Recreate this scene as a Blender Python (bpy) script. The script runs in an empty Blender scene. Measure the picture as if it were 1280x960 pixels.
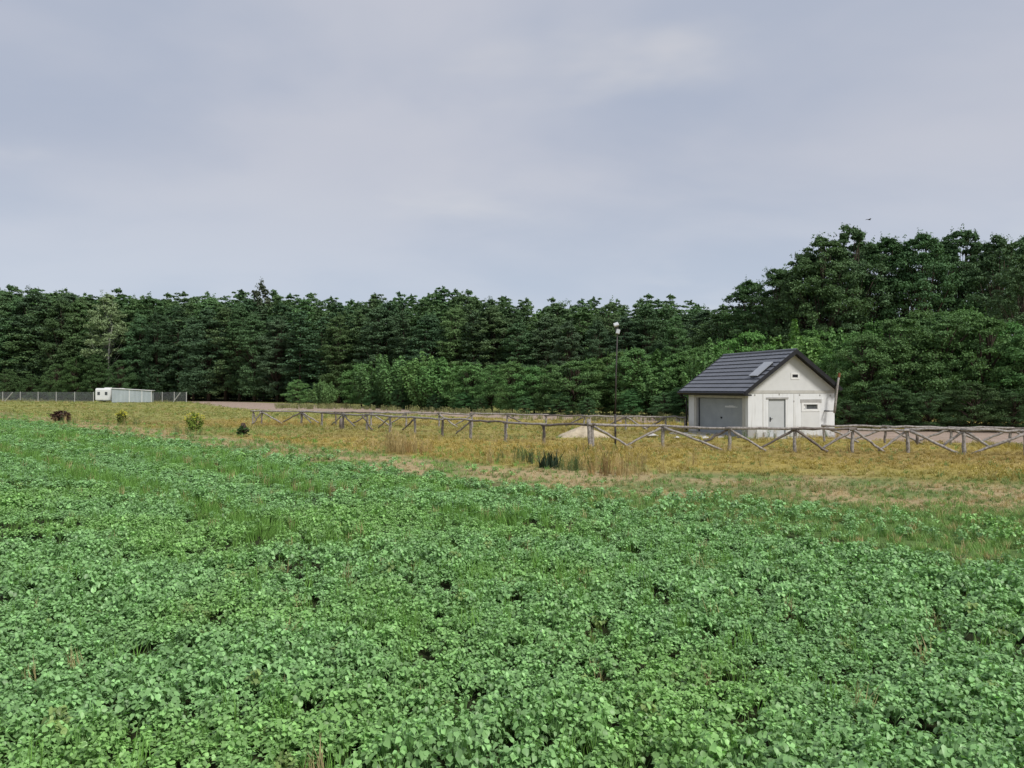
import bpy, math, random
import numpy as np
from mathutils import Vector, Matrix

scene = bpy.context.scene
COL = scene.collection
R = math.radians
F = 962.0            # focal length in pixels of a 1280-wide frame
CAM_Z = 2.65
HORIZON = 485.0

# ------------------------------------------------------------------ camera, sky, sun
cam_data = bpy.data.cameras.new('camera')
cam_data.sensor_width = 36.0
cam_data.lens = 36.0 * F / 1280.0
cam_data.clip_start = 0.1
cam_data.clip_end = 9000.0
cam = bpy.data.objects.new('camera', cam_data)
COL.objects.link(cam)
cam.location = (0, 0, CAM_Z)
cam.rotation_euler = (R(90.3), 0, 0)
scene.camera = cam

SUN_ELEV, SUN_AZ = R(48), R(138)          # azimuth clockwise from +Y (behind, to the right)
world = bpy.data.worlds.new('World')
scene.world = world
world.use_nodes = True
wn, wl = world.node_tree.nodes, world.node_tree.links
wn.clear()
w_out = wn.new('ShaderNodeOutputWorld')
w_bg = wn.new('ShaderNodeBackground')
w_bg.inputs['Strength'].default_value = 0.1
wl.new(w_bg.outputs[0], w_out.inputs['Surface'])
w_sky = wn.new('ShaderNodeTexSky')
w_sky.sky_type = 'NISHITA'
w_sky.sun_disc = False
w_sky.sun_elevation = SUN_ELEV
w_sky.sun_rotation = SUN_AZ
w_tc = wn.new('ShaderNodeTexCoord')
w_sep = wn.new('ShaderNodeSeparateXYZ')
wl.new(w_tc.outputs['Generated'], w_sep.inputs[0])
# cloud layer: direction projected on a flat layer overhead
w_z = wn.new('ShaderNodeMath'); w_z.operation = 'MAXIMUM'; w_z.inputs[1].default_value = 0.0
wl.new(w_sep.outputs['Z'], w_z.inputs[0])
w_za = wn.new('ShaderNodeMath'); w_za.operation = 'ADD'; w_za.inputs[1].default_value = 0.24
wl.new(w_z.outputs[0], w_za.inputs[0])
def wdiv(s):
    n = wn.new('ShaderNodeMath'); n.operation = 'DIVIDE'
    wl.new(w_sep.outputs[s], n.inputs[0]); wl.new(w_za.outputs[0], n.inputs[1]); return n
w_cmb = wn.new('ShaderNodeCombineXYZ')
wl.new(wdiv('X').outputs[0], w_cmb.inputs['X']); wl.new(wdiv('Y').outputs[0], w_cmb.inputs['Y'])
def wnoise(scale, detail, rough, off):
    m = wn.new('ShaderNodeMapping'); m.inputs['Location'].default_value = off
    m.inputs['Scale'].default_value = (0.78, 1.0, 1.0)
    m.inputs['Rotation'].default_value = (0, 0, R(-8))
    wl.new(w_cmb.outputs[0], m.inputs[0])
    n = wn.new('ShaderNodeTexNoise'); n.inputs['Scale'].default_value = scale
    n.inputs['Detail'].default_value = detail; n.inputs['Roughness'].default_value = rough
    n.inputs['Distortion'].default_value = 0.25
    wl.new(m.outputs[0], n.inputs['Vector']); return n
def wramp(n, stops):
    r = wn.new('ShaderNodeValToRGB'); r.color_ramp.interpolation = 'EASE'
    e = r.color_ramp.elements
    for i, (p, c) in enumerate(stops):
        if i < 2: e[i].position = p; e[i].color = (*c, 1)
        else:
            k = e.new(p); k.color = (*c, 1)
    wl.new(n, r.inputs[0]); return r
def wmix(a, b, fac, mode='MIX'):
    m = wn.new('ShaderNodeMix'); m.data_type = 'RGBA'; m.blend_type = mode
    if isinstance(fac, float): m.inputs[0].default_value = fac
    else: wl.new(fac, m.inputs[0])
    for s, v in ((6, a), (7, b)):
        if isinstance(v, tuple): m.inputs[s].default_value = (*v, 1)
        else: wl.new(v, m.inputs[s])
    return m.outputs[2]
SK = 6.1
def sk(c): return tuple(v * SK for v in c)
n1 = wnoise(1.15, 5.0, 0.5, (3.1, 1.7, 0))
r1 = wramp(n1.outputs['Fac'], [(0.33, sk((0.360, 0.398, 0.488))), (0.66, sk((0.468, 0.480, 0.540)))])
n2 = wnoise(1.25, 5.0, 0.5, (8.3, 5.2, 0))
r2 = wramp(n2.outputs['Fac'], [(0.54, (0, 0, 0)), (0.76, (1, 1, 1))])
cl = wmix(r1.outputs[0], sk((0.555, 0.550, 0.572)), r2.outputs[0])
# low sky: the layer thins to pale blue
r3 = wramp(w_sep.outputs['Z'], [(0.0, (1, 1, 1)), (0.30, (0, 0, 0))])
hz = wmix(cl, sk((0.490, 0.565, 0.670)), wmix((0, 0, 0), r3.outputs[0], 0.62))
n4 = wnoise(0.9, 4.0, 0.5, (1.3, 9.4, 0))
r4 = wramp(n4.outputs['Fac'], [(0.52, (0, 0, 0)), (0.66, (1, 1, 1))])
hz = wmix(hz, sk((0.660, 0.660, 0.650)), wmix((0, 0, 0), r4.outputs[0], wmix((0, 0, 0), r3.outputs[0], 0.75)))
final = wmix(w_sky.outputs[0], hz, 0.95)
wl.new(final, w_bg.inputs['Color'])

sun_data = bpy.data.lights.new('sun', 'SUN')
sun_data.energy = 1.7
sun_data.angle = R(14)
sun_data.color = (1.0, 0.965, 0.91)
sun = bpy.data.objects.new('sun', sun_data)
COL.objects.link(sun)
sd = Vector((math.sin(SUN_AZ) * math.cos(SUN_ELEV), math.cos(SUN_AZ) * math.cos(SUN_ELEV), math.sin(SUN_ELEV)))
sun.rotation_euler = sd.to_track_quat('Z', 'Y').to_euler()

scene.view_settings.view_transform = 'Standard'
scene.view_settings.look = 'None'
scene.view_settings.exposure = 0.95
scene.view_settings.gamma = 1.0
scene.cycles.max_bounces = 5
scene.cycles.diffuse_bounces = 3
scene.cycles.transparent_max_bounces = 8

# ------------------------------------------------------------------ helpers
def at(px, d):                       # ground point seen at column px at distance d
    return np.array(((px - 640.0) / F * d, d, 0.0))
def ground_px(px, py):               # ground point seen at pixel
    d = CAM_Z * F / (py - HORIZON)
    return at(px, d)
def zat(py, d):                      # height seen at row py at distance d
    return CAM_Z + (HORIZON - py) * d / F

def tag(o, label=None, cat=None, group=None, kind=None):
    if label: o['label'] = label
    if cat: o['category'] = cat
    if group: o['group'] = group
    if kind: o['kind'] = kind
    return o

def empty(name, loc, rz=0.0):
    o = bpy.data.objects.new(name, None)
    COL.objects.link(o)
    o.location = tuple(float(v) for v in loc); o.rotation_euler = (0, 0, rz)
    o.empty_display_size = 0.3
    return o

def np_mesh(name, verts, faces, mats, smooth=False, mat_idx=None):
    """verts (N,3); faces: (M,k) array or list of lists"""
    me = bpy.data.meshes.new(name)
    verts = np.asarray(verts, dtype=np.float32)
    if isinstance(faces, np.ndarray):
        M, k = faces.shape
        loops = faces.astype(np.int32).ravel()
        starts = np.arange(M, dtype=np.int32) * k
        tot = np.full(M, k, dtype=np.int32)
    else:
        M = len(faces)
        tot = np.array([len(f) for f in faces], dtype=np.int32)
        starts = np.concatenate(([0], np.cumsum(tot)[:-1])).astype(np.int32)
        loops = np.array([i for f in faces for i in f], dtype=np.int32)
    me.vertices.add(len(verts)); me.vertices.foreach_set('co', verts.ravel())
    me.loops.add(len(loops)); me.loops.foreach_set('vertex_index', loops)
    me.polygons.add(M); me.polygons.foreach_set('loop_start', starts); me.polygons.foreach_set('loop_total', tot)
    me.polygons.foreach_set('use_smooth', np.full(M, smooth, dtype=bool))
    for m in (mats if isinstance(mats, (list, tuple)) else [mats]): me.materials.append(m)
    if mat_idx is not None: me.polygons.foreach_set('material_index', np.asarray(mat_idx, dtype=np.int32))
    me.update(calc_edges=True); me.validate()
    return me

def link(name, me, parent=None, loc=None):
    o = bpy.data.objects.new(name, me)
    COL.objects.link(o)
    if parent is not None: o.parent = parent
    if loc is not None: o.location = tuple(float(v) for v in loc)
    return o

class MB:
    def __init__(self): self.v = []; self.f = []
    def add(self, v, f):
        b = len(self.v); self.v += [tuple(p) for p in v]; self.f += [[i + b for i in q] for q in f]
        return self
    def box(self, x0, x1, y0, y1, z0, z1):
        v = [(x0, y0, z0), (x1, y0, z0), (x1, y1, z0), (x0, y1, z0), (x0, y0, z1), (x1, y0, z1), (x1, y1, z1), (x0, y1, z1)]
        return self.add(v, [(3, 2, 1, 0), (4, 5, 6, 7), (0, 1, 5, 4), (1, 2, 6, 5), (2, 3, 7, 6), (3, 0, 4, 7)])
    def prism(self, poly, y0, y1):       # poly in (x,z), extruded along y; counter-clockwise seen from -y
        n = len(poly)
        v = [(x, y0, z) for x, z in poly] + [(x, y1, z) for x, z in poly]
        f = [list(range(n)), list(range(2 * n - 1, n - 1, -1))]
        for i in range(n):
            j = (i + 1) % n
            f.append([i, i + n, j + n, j])
        return self.add(v, f)
    def tube(self, pts, rad, n=8):
        pts = [Vector(p) for p in pts]
        rads = rad if isinstance(rad, (list, tuple)) else [rad] * len(pts)
        v, f = [], []
        for i, p in enumerate(pts):
            t = (pts[min(i + 1, len(pts) - 1)] - pts[max(i - 1, 0)]).normalized()
            a = t.cross(Vector((0, 0, 1)) if abs(t.z) < 0.9 else Vector((1, 0, 0))).normalized()
            b = t.cross(a)
            for k in range(n):
                an = 2 * math.pi * k / n
                v.append(p + (a * math.cos(an) + b * math.sin(an)) * rads[i])
        for i in range(len(pts) - 1):
            for k in range(n):
                k2 = (k + 1) % n
                f.append([i * n + k, i * n + k2, (i + 1) * n + k2, (i + 1) * n + k])
        f.append(list(range(n))[::-1]); f.append([(len(pts) - 1) * n + k for k in range(n)])
        return self.add(v, f)
    def build(self, name, mat, parent=None, loc=None, smooth=False, bevel=0.0):
        me = np_mesh(name, np.array(self.v), self.f, mat, smooth)
        o = link(name, me, parent, loc)
        if bevel:
            m = o.modifiers.new('bevel', 'BEVEL'); m.width = bevel; m.segments = 2; m.limit_method = 'ANGLE'
        return o

# value noise in numpy
def vnoise(x, y, scale, seed):
    x = np.asarray(x, float) / scale; y = np.asarray(y, float) / scale
    xi = np.floor(x).astype(np.int64); yi = np.floor(y).astype(np.int64)
    fx = x - xi; fy = y - yi
    fx = fx * fx * (3 - 2 * fx); fy = fy * fy * (3 - 2 * fy)
    def h(a, b):
        n = (a * 374761393 + b * 668265263 + seed * 982451653) & 0x7fffffff
        n = ((n ^ (n >> 13)) * 1274126177) & 0x7fffffff
        return ((n ^ (n >> 16)) & 0xffff) / 65535.0
    return (h(xi, yi) * (1 - fx) + h(xi + 1, yi) * fx) * (1 - fy) + (h(xi, yi + 1) * (1 - fx) + h(xi + 1, yi + 1) * fx) * fy
def fbm(x, y, scale, seed, o=3):
    s = 0; a = 0.5; t = 0
    for i in range(o):
        s = s + a * vnoise(x, y, scale / 2 ** i, seed + i * 17); t += a; a *= 0.5
    return s / t
def sstep(a, b, x):
    t = np.clip((x - a) / (b - a), 0, 1); return t * t * (3 - 2 * t)

# ------------------------------------------------------------------ materials
class Mat:
    def __init__(self, name):
        self.m = bpy.data.materials.new(name); self.m.use_nodes = True
        self.n = self.m.node_tree.nodes; self.l = self.m.node_tree.links
        self.n.clear()
        self.out = self.n.new('ShaderNodeOutputMaterial')
        self.p = self.n.new('ShaderNodeBsdfPrincipled')
        self.l.new(self.p.outputs[0], self.out.inputs[0])
    def node(self, t, **kw):
        x = self.n.new(t)
        for k, v in kw.items(): setattr(x, k, v)
        return x
    def coords(self, scale=(1, 1, 1), kind='Object'):
        tc = self.node('ShaderNodeTexCoord'); mp = self.node('ShaderNodeMapping')
        mp.inputs['Scale'].default_value = scale
        self.l.new(tc.outputs[kind], mp.inputs[0]); return mp.outputs[0]
    def noise(self, vec, scale, detail=4, rough=0.6):
        x = self.node('ShaderNodeTexNoise'); x.inputs['Scale'].default_value = scale
        x.inputs['Detail'].default_value = detail; x.inputs['Roughness'].default_value = rough
        self.l.new(vec, x.inputs['Vector']); return x.outputs['Fac']
    def ramp(self, fac, stops):
        r = self.node('ShaderNodeValToRGB'); e = r.color_ramp.elements
        for i, (p, c) in enumerate(stops):
            k = e[i] if i < 2 else e.new(p)
            k.position = p; k.color = (*c, 1)
        self.l.new(fac, r.inputs[0]); return r.outputs[0]
    def mix(self, a, b, fac, mode='MIX'):
        m = self.node('ShaderNodeMix', data_type='RGBA', blend_type=mode)
        for s, v in ((0, fac), (6, a), (7, b)):
            if isinstance(v, (int, float)): m.inputs[s].default_value = v
            elif isinstance(v, tuple): m.inputs[s].default_value = (*v, 1)
            else: self.l.new(v, m.inputs[s])
        return m.outputs[2]
    def math(self, op, a, b=0.0):
        m = self.node('ShaderNodeMath', operation=op)
        for s, v in ((0, a), (1, b)):
            if isinstance(v, (int, float)): m.inputs[s].default_value = v
            else: self.l.new(v, m.inputs[s])
        return m.outputs[0]
    def bump(self, h, strength=0.4, dist=0.02):
        b = self.node('ShaderNodeBump'); b.inputs['Strength'].default_value = strength
        b.inputs['Distance'].default_value = dist
        self.l.new(h, b.inputs['Height']); self.l.new(b.outputs[0], self.p.inputs['Normal'])
    def base(self, c, rough=0.8, metal=0.0, spec=0.3):
        if isinstance(c, tuple): self.p.inputs['Base Color'].default_value = (*c, 1)
        else: self.l.new(c, self.p.inputs['Base Color'])
        self.p.inputs['Roughness'].default_value = rough; self.p.inputs['Metallic'].default_value = metal
        self.p.inputs['Specular IOR Level'].default_value = spec
        return self.m

def worn(name, c0, c1, scale=6, rough=0.8, metal=0.0, stretch=(1, 1, 1), bump=0.2, spec=0.3, bdist=0.02):
    m = Mat(name); v = m.coords(stretch)
    f = m.noise(v, scale, 6, 0.65)
    c = m.ramp(f, [(0.3, c0), (0.7, c1)])
    m.bump(m.noise(v, scale * 4, 4), bump, bdist)
    return m.base(c, rough, metal, spec)

def leaf_mat(name, source, rough=0.5, trans=0.22, spec=0.25, lo=0.72, hi=1.28, trans_tint=(1.15, 1.2, 0.6)):
    m = Mat(name)
    if source == 'instancer':
        a = m.node('ShaderNodeAttribute', attribute_type='INSTANCER', attribute_name='tint'); col = a.outputs['Color']
    elif source == 'object':
        a = m.node('ShaderNodeObjectInfo'); col = a.outputs['Color']
    else:
        rgb = m.node('ShaderNodeRGB'); rgb.outputs[0].default_value = (*source, 1); col = rgb.outputs[0]
    g = m.node('ShaderNodeNewGeometry')
    mr = m.node('ShaderNodeMapRange'); mr.inputs['To Min'].default_value = lo; mr.inputs['To Max'].default_value = hi
    m.l.new(g.outputs['Random Per Island'], mr.inputs['Value'])
    col = m.mix(col, mr.outputs[0], 1.0, 'MULTIPLY')
    m.base(col, rough, 0, spec)
    if trans:
        t = m.node('ShaderNodeBsdfTranslucent')
        m.l.new(m.mix(col, trans_tint, 1.0, 'MULTIPLY'), t.inputs[0])
        mx = m.node('ShaderNodeMixShader'); mx.inputs[0].default_value = trans
        m.l.new(m.p.outputs[0], mx.inputs[1]); m.l.new(t.outputs[0], mx.inputs[2])
        m.l.new(mx.outputs[0], m.out.inputs[0])
    return m.m

M_crop = leaf_mat('crop_leaf', 'instancer', rough=0.42, trans=0.2, spec=0.38, lo=0.66, hi=1.40)
M_blade = leaf_mat('grass_blade', 'instancer', rough=0.6, trans=0.25, spec=0.2)
M_crown = leaf_mat('tree_leaf', 'object', rough=0.6, trans=0.16, spec=0.2, lo=0.65, hi=1.35)
M_wood_crown = leaf_mat('rear_leaf', 'instancer', rough=0.6, trans=0.16, spec=0.2, lo=0.65, hi=1.35)
M_flower = leaf_mat('yellow_flower', (0.42, 0.40, 0.03), trans=0.1)
M_bark = worn('pine_bark', (0.035, 0.026, 0.020), (0.10, 0.070, 0.050), 4, 0.9, stretch=(1, 1, 0.3))
M_birch = worn('birch_bark', (0.22, 0.21, 0.19), (0.55, 0.54, 0.50), 3, 0.8, stretch=(1, 1, 0.6))
M_log = worn('weathered_log', (0.12, 0.105, 0.092), (0.46, 0.425, 0.39), 7, 0.85, stretch=(1.6, 1.6, 1.6), bump=0.5)
M_logdark = worn('dark_log', (0.085, 0.070, 0.060), (0.25, 0.215, 0.190), 5, 0.85, bump=0.5)
M_plaster = worn('cream_plaster', (0.585, 0.59, 0.58), (0.645, 0.65, 0.64), 2.2, 0.9, stretch=(1, 1, 0.6), bump=0.15)
M_white = worn('white_render', (0.63, 0.63, 0.61), (0.70, 0.70, 0.68), 2.2, 0.9, stretch=(1.4, 1, 0.45), bump=0.25)
def stained(name, c0, c1, dirt):
    m = Mat(name); v = m.coords((1.2, 1.2, .5)); f = m.noise(v, 2.2, 6, .65)
    c = m.ramp(f, [(.3, c0), (.7, c1)])
    sep = m.node('ShaderNodeSeparateXYZ'); m.l.new(m.coords((1, 1, 1)), sep.inputs[0])
    k = m.noise(m.coords((3, 3, .7)), 1.5, 5, .7)
    low = m.math('SUBTRACT', 1.0, m.math('DIVIDE', sep.outputs['Z'], 0.75)); low = m.math('MAXIMUM', low, 0.0)
    d = m.math('MULTIPLY', low, m.math('MULTIPLY', k, 1.5))
    run = m.ramp(m.noise(m.coords((5, 5, .25)), 1.6, 4, .6), [(.55, (0, 0, 0)), (.78, (.6, .6, .6))])
    c = m.mix(c, dirt, m.math('MINIMUM', m.math('ADD', d, run), .8))
    m.bump(m.noise(v, 14, 4), .25, .01)
    return m.base(c, .9, 0, .2)
M_white = stained('white_render', (0.66, 0.67, 0.67), (0.74, 0.75, 0.75), (0.40, 0.39, 0.36))
M_conc = worn('bare_concrete', (0.29, 0.285, 0.27), (0.44, 0.43, 0.41), 3, 0.9, bump=0.3)
M_concl = worn('pale_concrete', (0.40, 0.39, 0.36), (0.55, 0.54, 0.50), 2, 0.9, bump=0.3)
M_door = worn('grey_door_paint', (0.44, 0.46, 0.465), (0.51, 0.525, 0.53), 2, 0.5, bump=0.05)
M_garage = worn('garage_paint', (0.265, 0.29, 0.30), (0.33, 0.355, 0.365), 1.5, 0.55, bump=0.05)
M_mark = worn('pale_scuff', (0.52, 0.54, 0.54), (0.62, 0.63, 0.63), 9, 0.7, bump=0.05)
M_roof = worn('slate_metal_roof', (0.092, 0.100, 0.118), (0.140, 0.149, 0.170), 1.2, 0.42, bump=0.08, spec=0.5)
M_black = worn('black_trim', (0.012, 0.012, 0.014), (0.022, 0.022, 0.026), 3, 0.5, bump=0.05)
M_panel = worn('grey_panel', (0.30, 0.32, 0.35), (0.36, 0.38, 0.41), 2, 0.25, bump=0.02, spec=0.6)
M_frame = worn('white_frame', (0.66, 0.66, 0.64), (0.78, 0.78, 0.76), 4, 0.6, bump=0.05)
M_glass = worn('dark_glass', (0.05, 0.055, 0.06), (0.10, 0.105, 0.11), 3, 0.15, bump=0.0, spec=0.5)
M_metal = worn('galvanised_sheet', (0.36, 0.41, 0.43), (0.47, 0.52, 0.54), 1.0, 0.5, 0.3, stretch=(1, 1, 0.3), bump=0.05)
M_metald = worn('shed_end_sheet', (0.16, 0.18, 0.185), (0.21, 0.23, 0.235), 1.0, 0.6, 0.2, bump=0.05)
M_caravan = worn('caravan_shell', (0.72, 0.73, 0.72), (0.82, 0.82, 0.80), 1.2, 0.35, bump=0.03, spec=0.5)
M_wire = worn('zinc_wire', (0.22, 0.24, 0.24), (0.30, 0.32, 0.32), 4, 0.5, 0.5, bump=0)
M_cpost = worn('concrete_post', (0.42, 0.42, 0.40), (0.56, 0.56, 0.53), 4, 0.9)
M_pole = worn('dark_steel_pole', (0.045, 0.040, 0.038), (0.085, 0.075, 0.070), 4, 0.6, 0.2)
M_lampw = worn('lamp_housing', (0.48, 0.50, 0.50), (0.58, 0.60, 0.60), 4, 0.4, bump=0.02)
M_lens = worn('lamp_lens', (0.45, 0.47, 0.48), (0.55, 0.57, 0.58), 4, 0.2, bump=0.0)
M_polew = worn('pole_wood', (0.12, 0.085, 0.065), (0.24, 0.19, 0.155), 5, 0.85)
M_rust = worn('rust', (0.16, 0.055, 0.03), (0.26, 0.10, 0.05), 8, 0.9)
M_bird = worn('bird_plumage', (0.012, 0.013, 0.018), (0.03, 0.03, 0.038), 8, 0.6)
M_sand = worn('pale_sand', (0.38, 0.315, 0.215), (0.58, 0.50, 0.37), 2.2, 0.95, bump=0.9, bdist=.06)
M_stone = worn('pale_rubble', (0.38, 0.37, 0.34), (0.60, 0.58, 0.53), 3, 0.9, bump=0.5)

# ------------------------------------------------------------------ ground
def zone_color(x, y):
    """colour of the ground cover at x, y (soil darkened for crop gaps, stubble, dry meadow)"""
    u = 1.05 * x + y + (fbm(x, y, 3.0, 5) - 0.5) * 2.2
    wm = y + np.where(x < 0, 1.05, .28) * x + (fbm(x, y, 3.0, 5) - 0.5) * 2.2
    n = fbm(x * .45, y, 3.0, 11); n2 = fbm(x * .5, y, 1.0, 23); n3 = fbm(x * 0.5, y, 9.0, 31)
    n = n[..., None]; n2 = n2[..., None]; n3 = n3[..., None]
    ochre = np.array((0.330, 0.262, 0.084)); olive = np.array((0.225, 0.240, 0.084)); brown = np.array((0.245, 0.178, 0.074))
    tan = np.array((0.40, 0.315, 0.185)); grn = np.array((0.10, 0.16, 0.052)); soil = np.array((0.030, 0.036, 0.016))
    mead = ochre + (olive - ochre) * sstep(0.36, 0.60, n3) * (.45 + .45 * sstep(2, -18, x)[..., None])
    mead = mead + (brown - mead) * sstep(0.50, 0.75, n) * 0.6
    far = sstep(58, 75, y)[..., None]
    mead = mead + (olive * 1.05 - mead) * far * 0.75
    mead = mead * (0.92 + 0.28 * n2)
    ug = u[..., None]
    strip = tan + (grn * 1.25 - tan) * np.clip(sstep(0.45, 0.62, n2 * 0.6 + n * 0.4) * .8 + 1 - sstep(18.8, 20.4, wm[..., None]), 0, 1)
    c = soil + (strip - soil) * sstep(19.0, 20.5, ug)
    return c + (mead - c) * sstep(24.6, 26.4, wm[..., None])

def axis(lo, hi, step, outs):
    a = [-v for v in outs[::-1] if -v < lo]; b = [v for v in outs if v > hi]
    return np.array(a + list(np.arange(lo, hi + 1e-6, step)) + b, float)
gx = axis(-75, 40, 0.7, [90, 120, 160, 220, 320, 500, 900, 1800, 4000])
gy = axis(-12, 90, 0.7, [95, 102, 110, 120, 135, 150, 170, 200, 260, 400, 800, 1800, 4500])
gy = np.concatenate(([-400, -60], gy[gy > -13]))
GX, GY = np.meshgrid(gx, gy)
gv = np.stack([GX.ravel(), GY.ravel(), np.zeros(GX.size)], 1)
nx, ny = len(gx), len(gy)
ii = (np.arange(ny - 1)[:, None] * nx + np.arange(nx - 1)[None, :]).ravel()
gf = np.stack([ii, ii + 1, ii + nx + 1, ii + nx], 1)
mg = Mat('ground_cover')
a_ = mg.node('ShaderNodeAttribute', attribute_name='cover')
v_ = mg.coords((1, 1, 1))
f1 = mg.noise(v_, 9.0, 6, 0.7)
f2 = mg.noise(v_, 1.3, 5, 0.6)
cc = mg.mix(a_.outputs['Color'], mg.ramp(f1, [(0.3, (0.78, 0.78, 0.76)), (0.7, (1.2, 1.2, 1.17))]), 1.0, 'MULTIPLY')
cc = mg.mix(cc, mg.ramp(f2, [(0.3, (0.8, 0.82, 0.8)), (0.7, (1.18, 1.16, 1.1))]), 1.0, 'MULTIPLY')
mg.bump(f1, 0.8, 0.06)
mg.base(cc, 0.95, 0, 0.1)
gme = np_mesh('ground', gv, gf, mg.m)
ca = gme.color_attributes.new('cover', 'FLOAT_COLOR', 'POINT')
gc = np.ones((len(gv), 4), np.float32); gc[:, :3] = zone_color(gv[:, 0], gv[:, 1])
ca.data.foreach_set('color', gc.ravel())
tag(link('ground', gme), 'dry yellow meadow ground with a green field edge', kind='structure')

def sheet(name, pts, mat, z, label):
    me = np_mesh(name, [(p[0], p[1], z) for p in pts], [list(range(len(pts)))], mat)
    return tag(link(name, me), label, kind='structure')
m_ = Mat('ploughed_soil'); v_ = m_.coords()
f1 = m_.noise(v_, 0.8, 6, 0.7); f2 = m_.noise(v_, 6.0, 5, 0.7)
c_ = m_.ramp(f1, [(0.3, (0.29, 0.22, 0.175)), (0.7, (0.42, 0.33, 0.265))])
c_ = m_.mix(c_, m_.ramp(f2, [(0.3, (0.75, 0.75, 0.75)), (0.7, (1.2, 1.2, 1.2))]), 1.0, 'MULTIPLY')
m_.bump(f2, 0.8, 0.08); M_soil = m_.base(c_, 0.95, 0, 0.1)
front = [(232, 502.2), (262, 506.5), (300, 510.8), (345, 513.3), (450, 516.0), (640, 523.5), (760, 527.5), (862, 529.5), (900, 531)]
back = [(232, 501.0), (262, 501.6), (300, 502.4), (345, 504.0), (450, 508.5), (640, 515.8), (760, 518.5), (862, 520.5), (900, 522)]
sheet('soil_strip', [ground_px(*p) for p in front] + [ground_px(*p) for p in back[::-1]], M_soil, 0.004, 'bare pinkish soil strip in front of the wood')
front = [(1010, 546.5), (1100, 551), (1200, 553.5), (1300, 556), (1400, 558)]
back = [(1010, 535), (1100, 536.5), (1200, 537), (1300, 539), (1400, 541)]
sheet('bare_yard', [ground_px(*p) for p in front] + [ground_px(*p) for p in back[::-1]], M_soil, 0.004, 'bare brown soil yard beside the white garage')

# ------------------------------------------------------------------ scatter by points (uncountable plants)
def protos_collection(name, meshes):
    c = bpy.data.collections.new(name)
    for i, me in enumerate(meshes):
        o = bpy.data.objects.new('%s_%02d' % (name, i), me); c.objects.link(o)
    return c

def scatter(name, coll, P, rot, scl, pid, tint, label):
    me = bpy.data.meshes.new(name)
    n = len(P)
    me.vertices.add(n); me.vertices.foreach_set('co', np.asarray(P, np.float32).ravel())
    for an, ty, data in (('rot', 'FLOAT_VECTOR', rot), ('scl', 'FLOAT_VECTOR', scl)):
        at_ = me.attributes.new(an, ty, 'POINT'); at_.data.foreach_set('vector', np.asarray(data, np.float32).ravel())
    at_ = me.attributes.new('pid', 'INT', 'POINT'); at_.data.foreach_set('value', np.asarray(pid, np.int32))
    at_ = me.attributes.new('tint', 'FLOAT_COLOR', 'POINT')
    t4 = np.ones((n, 4), np.float32); t4[:, :3] = np.clip(tint, 0.004, 1); at_.data.foreach_set('color', t4.ravel())
    o = link(name, me)
    ng = bpy.data.node_groups.new(name, 'GeometryNodeTree')
    ng.interface.new_socket('Geometry', in_out='INPUT', socket_type='NodeSocketGeometry')
    ng.interface.new_socket('Geometry', in_out='OUTPUT', socket_type='NodeSocketGeometry')
    N, L = ng.nodes, ng.links
    gi = N.new('NodeGroupInput'); go = N.new('NodeGroupOutput')
    ci = N.new('GeometryNodeCollectionInfo'); ci.inputs['Collection'].default_value = coll
    ci.inputs['Separate Children'].default_value = True; ci.inputs['Reset Children'].default_value = True
    ip = N.new('GeometryNodeInstanceOnPoints'); ip.inputs['Pick Instance'].default_value = True
    def na(t, nm):
        x = N.new('GeometryNodeInputNamedAttribute'); x.data_type = t; x.inputs['Name'].default_value = nm
        return x.outputs['Attribute']
    e = N.new('FunctionNodeEulerToRotation')
    L.new(na('FLOAT_VECTOR', 'rot'), e.inputs[0]); L.new(e.outputs[0], ip.inputs['Rotation'])
    L.new(na('FLOAT_VECTOR', 'scl'), ip.inputs['Scale'])
    L.new(na('INT', 'pid'), ip.inputs['Instance Index'])
    L.new(gi.outputs[0], ip.inputs['Points']); L.new(ci.outputs[0], ip.inputs['Instance'])
    L.new(ip.outputs[0], go.inputs[0])
    md = o.modifiers.new('plants', 'NODES'); md.node_group = ng
    return tag(o, label, kind='stuff')

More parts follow.
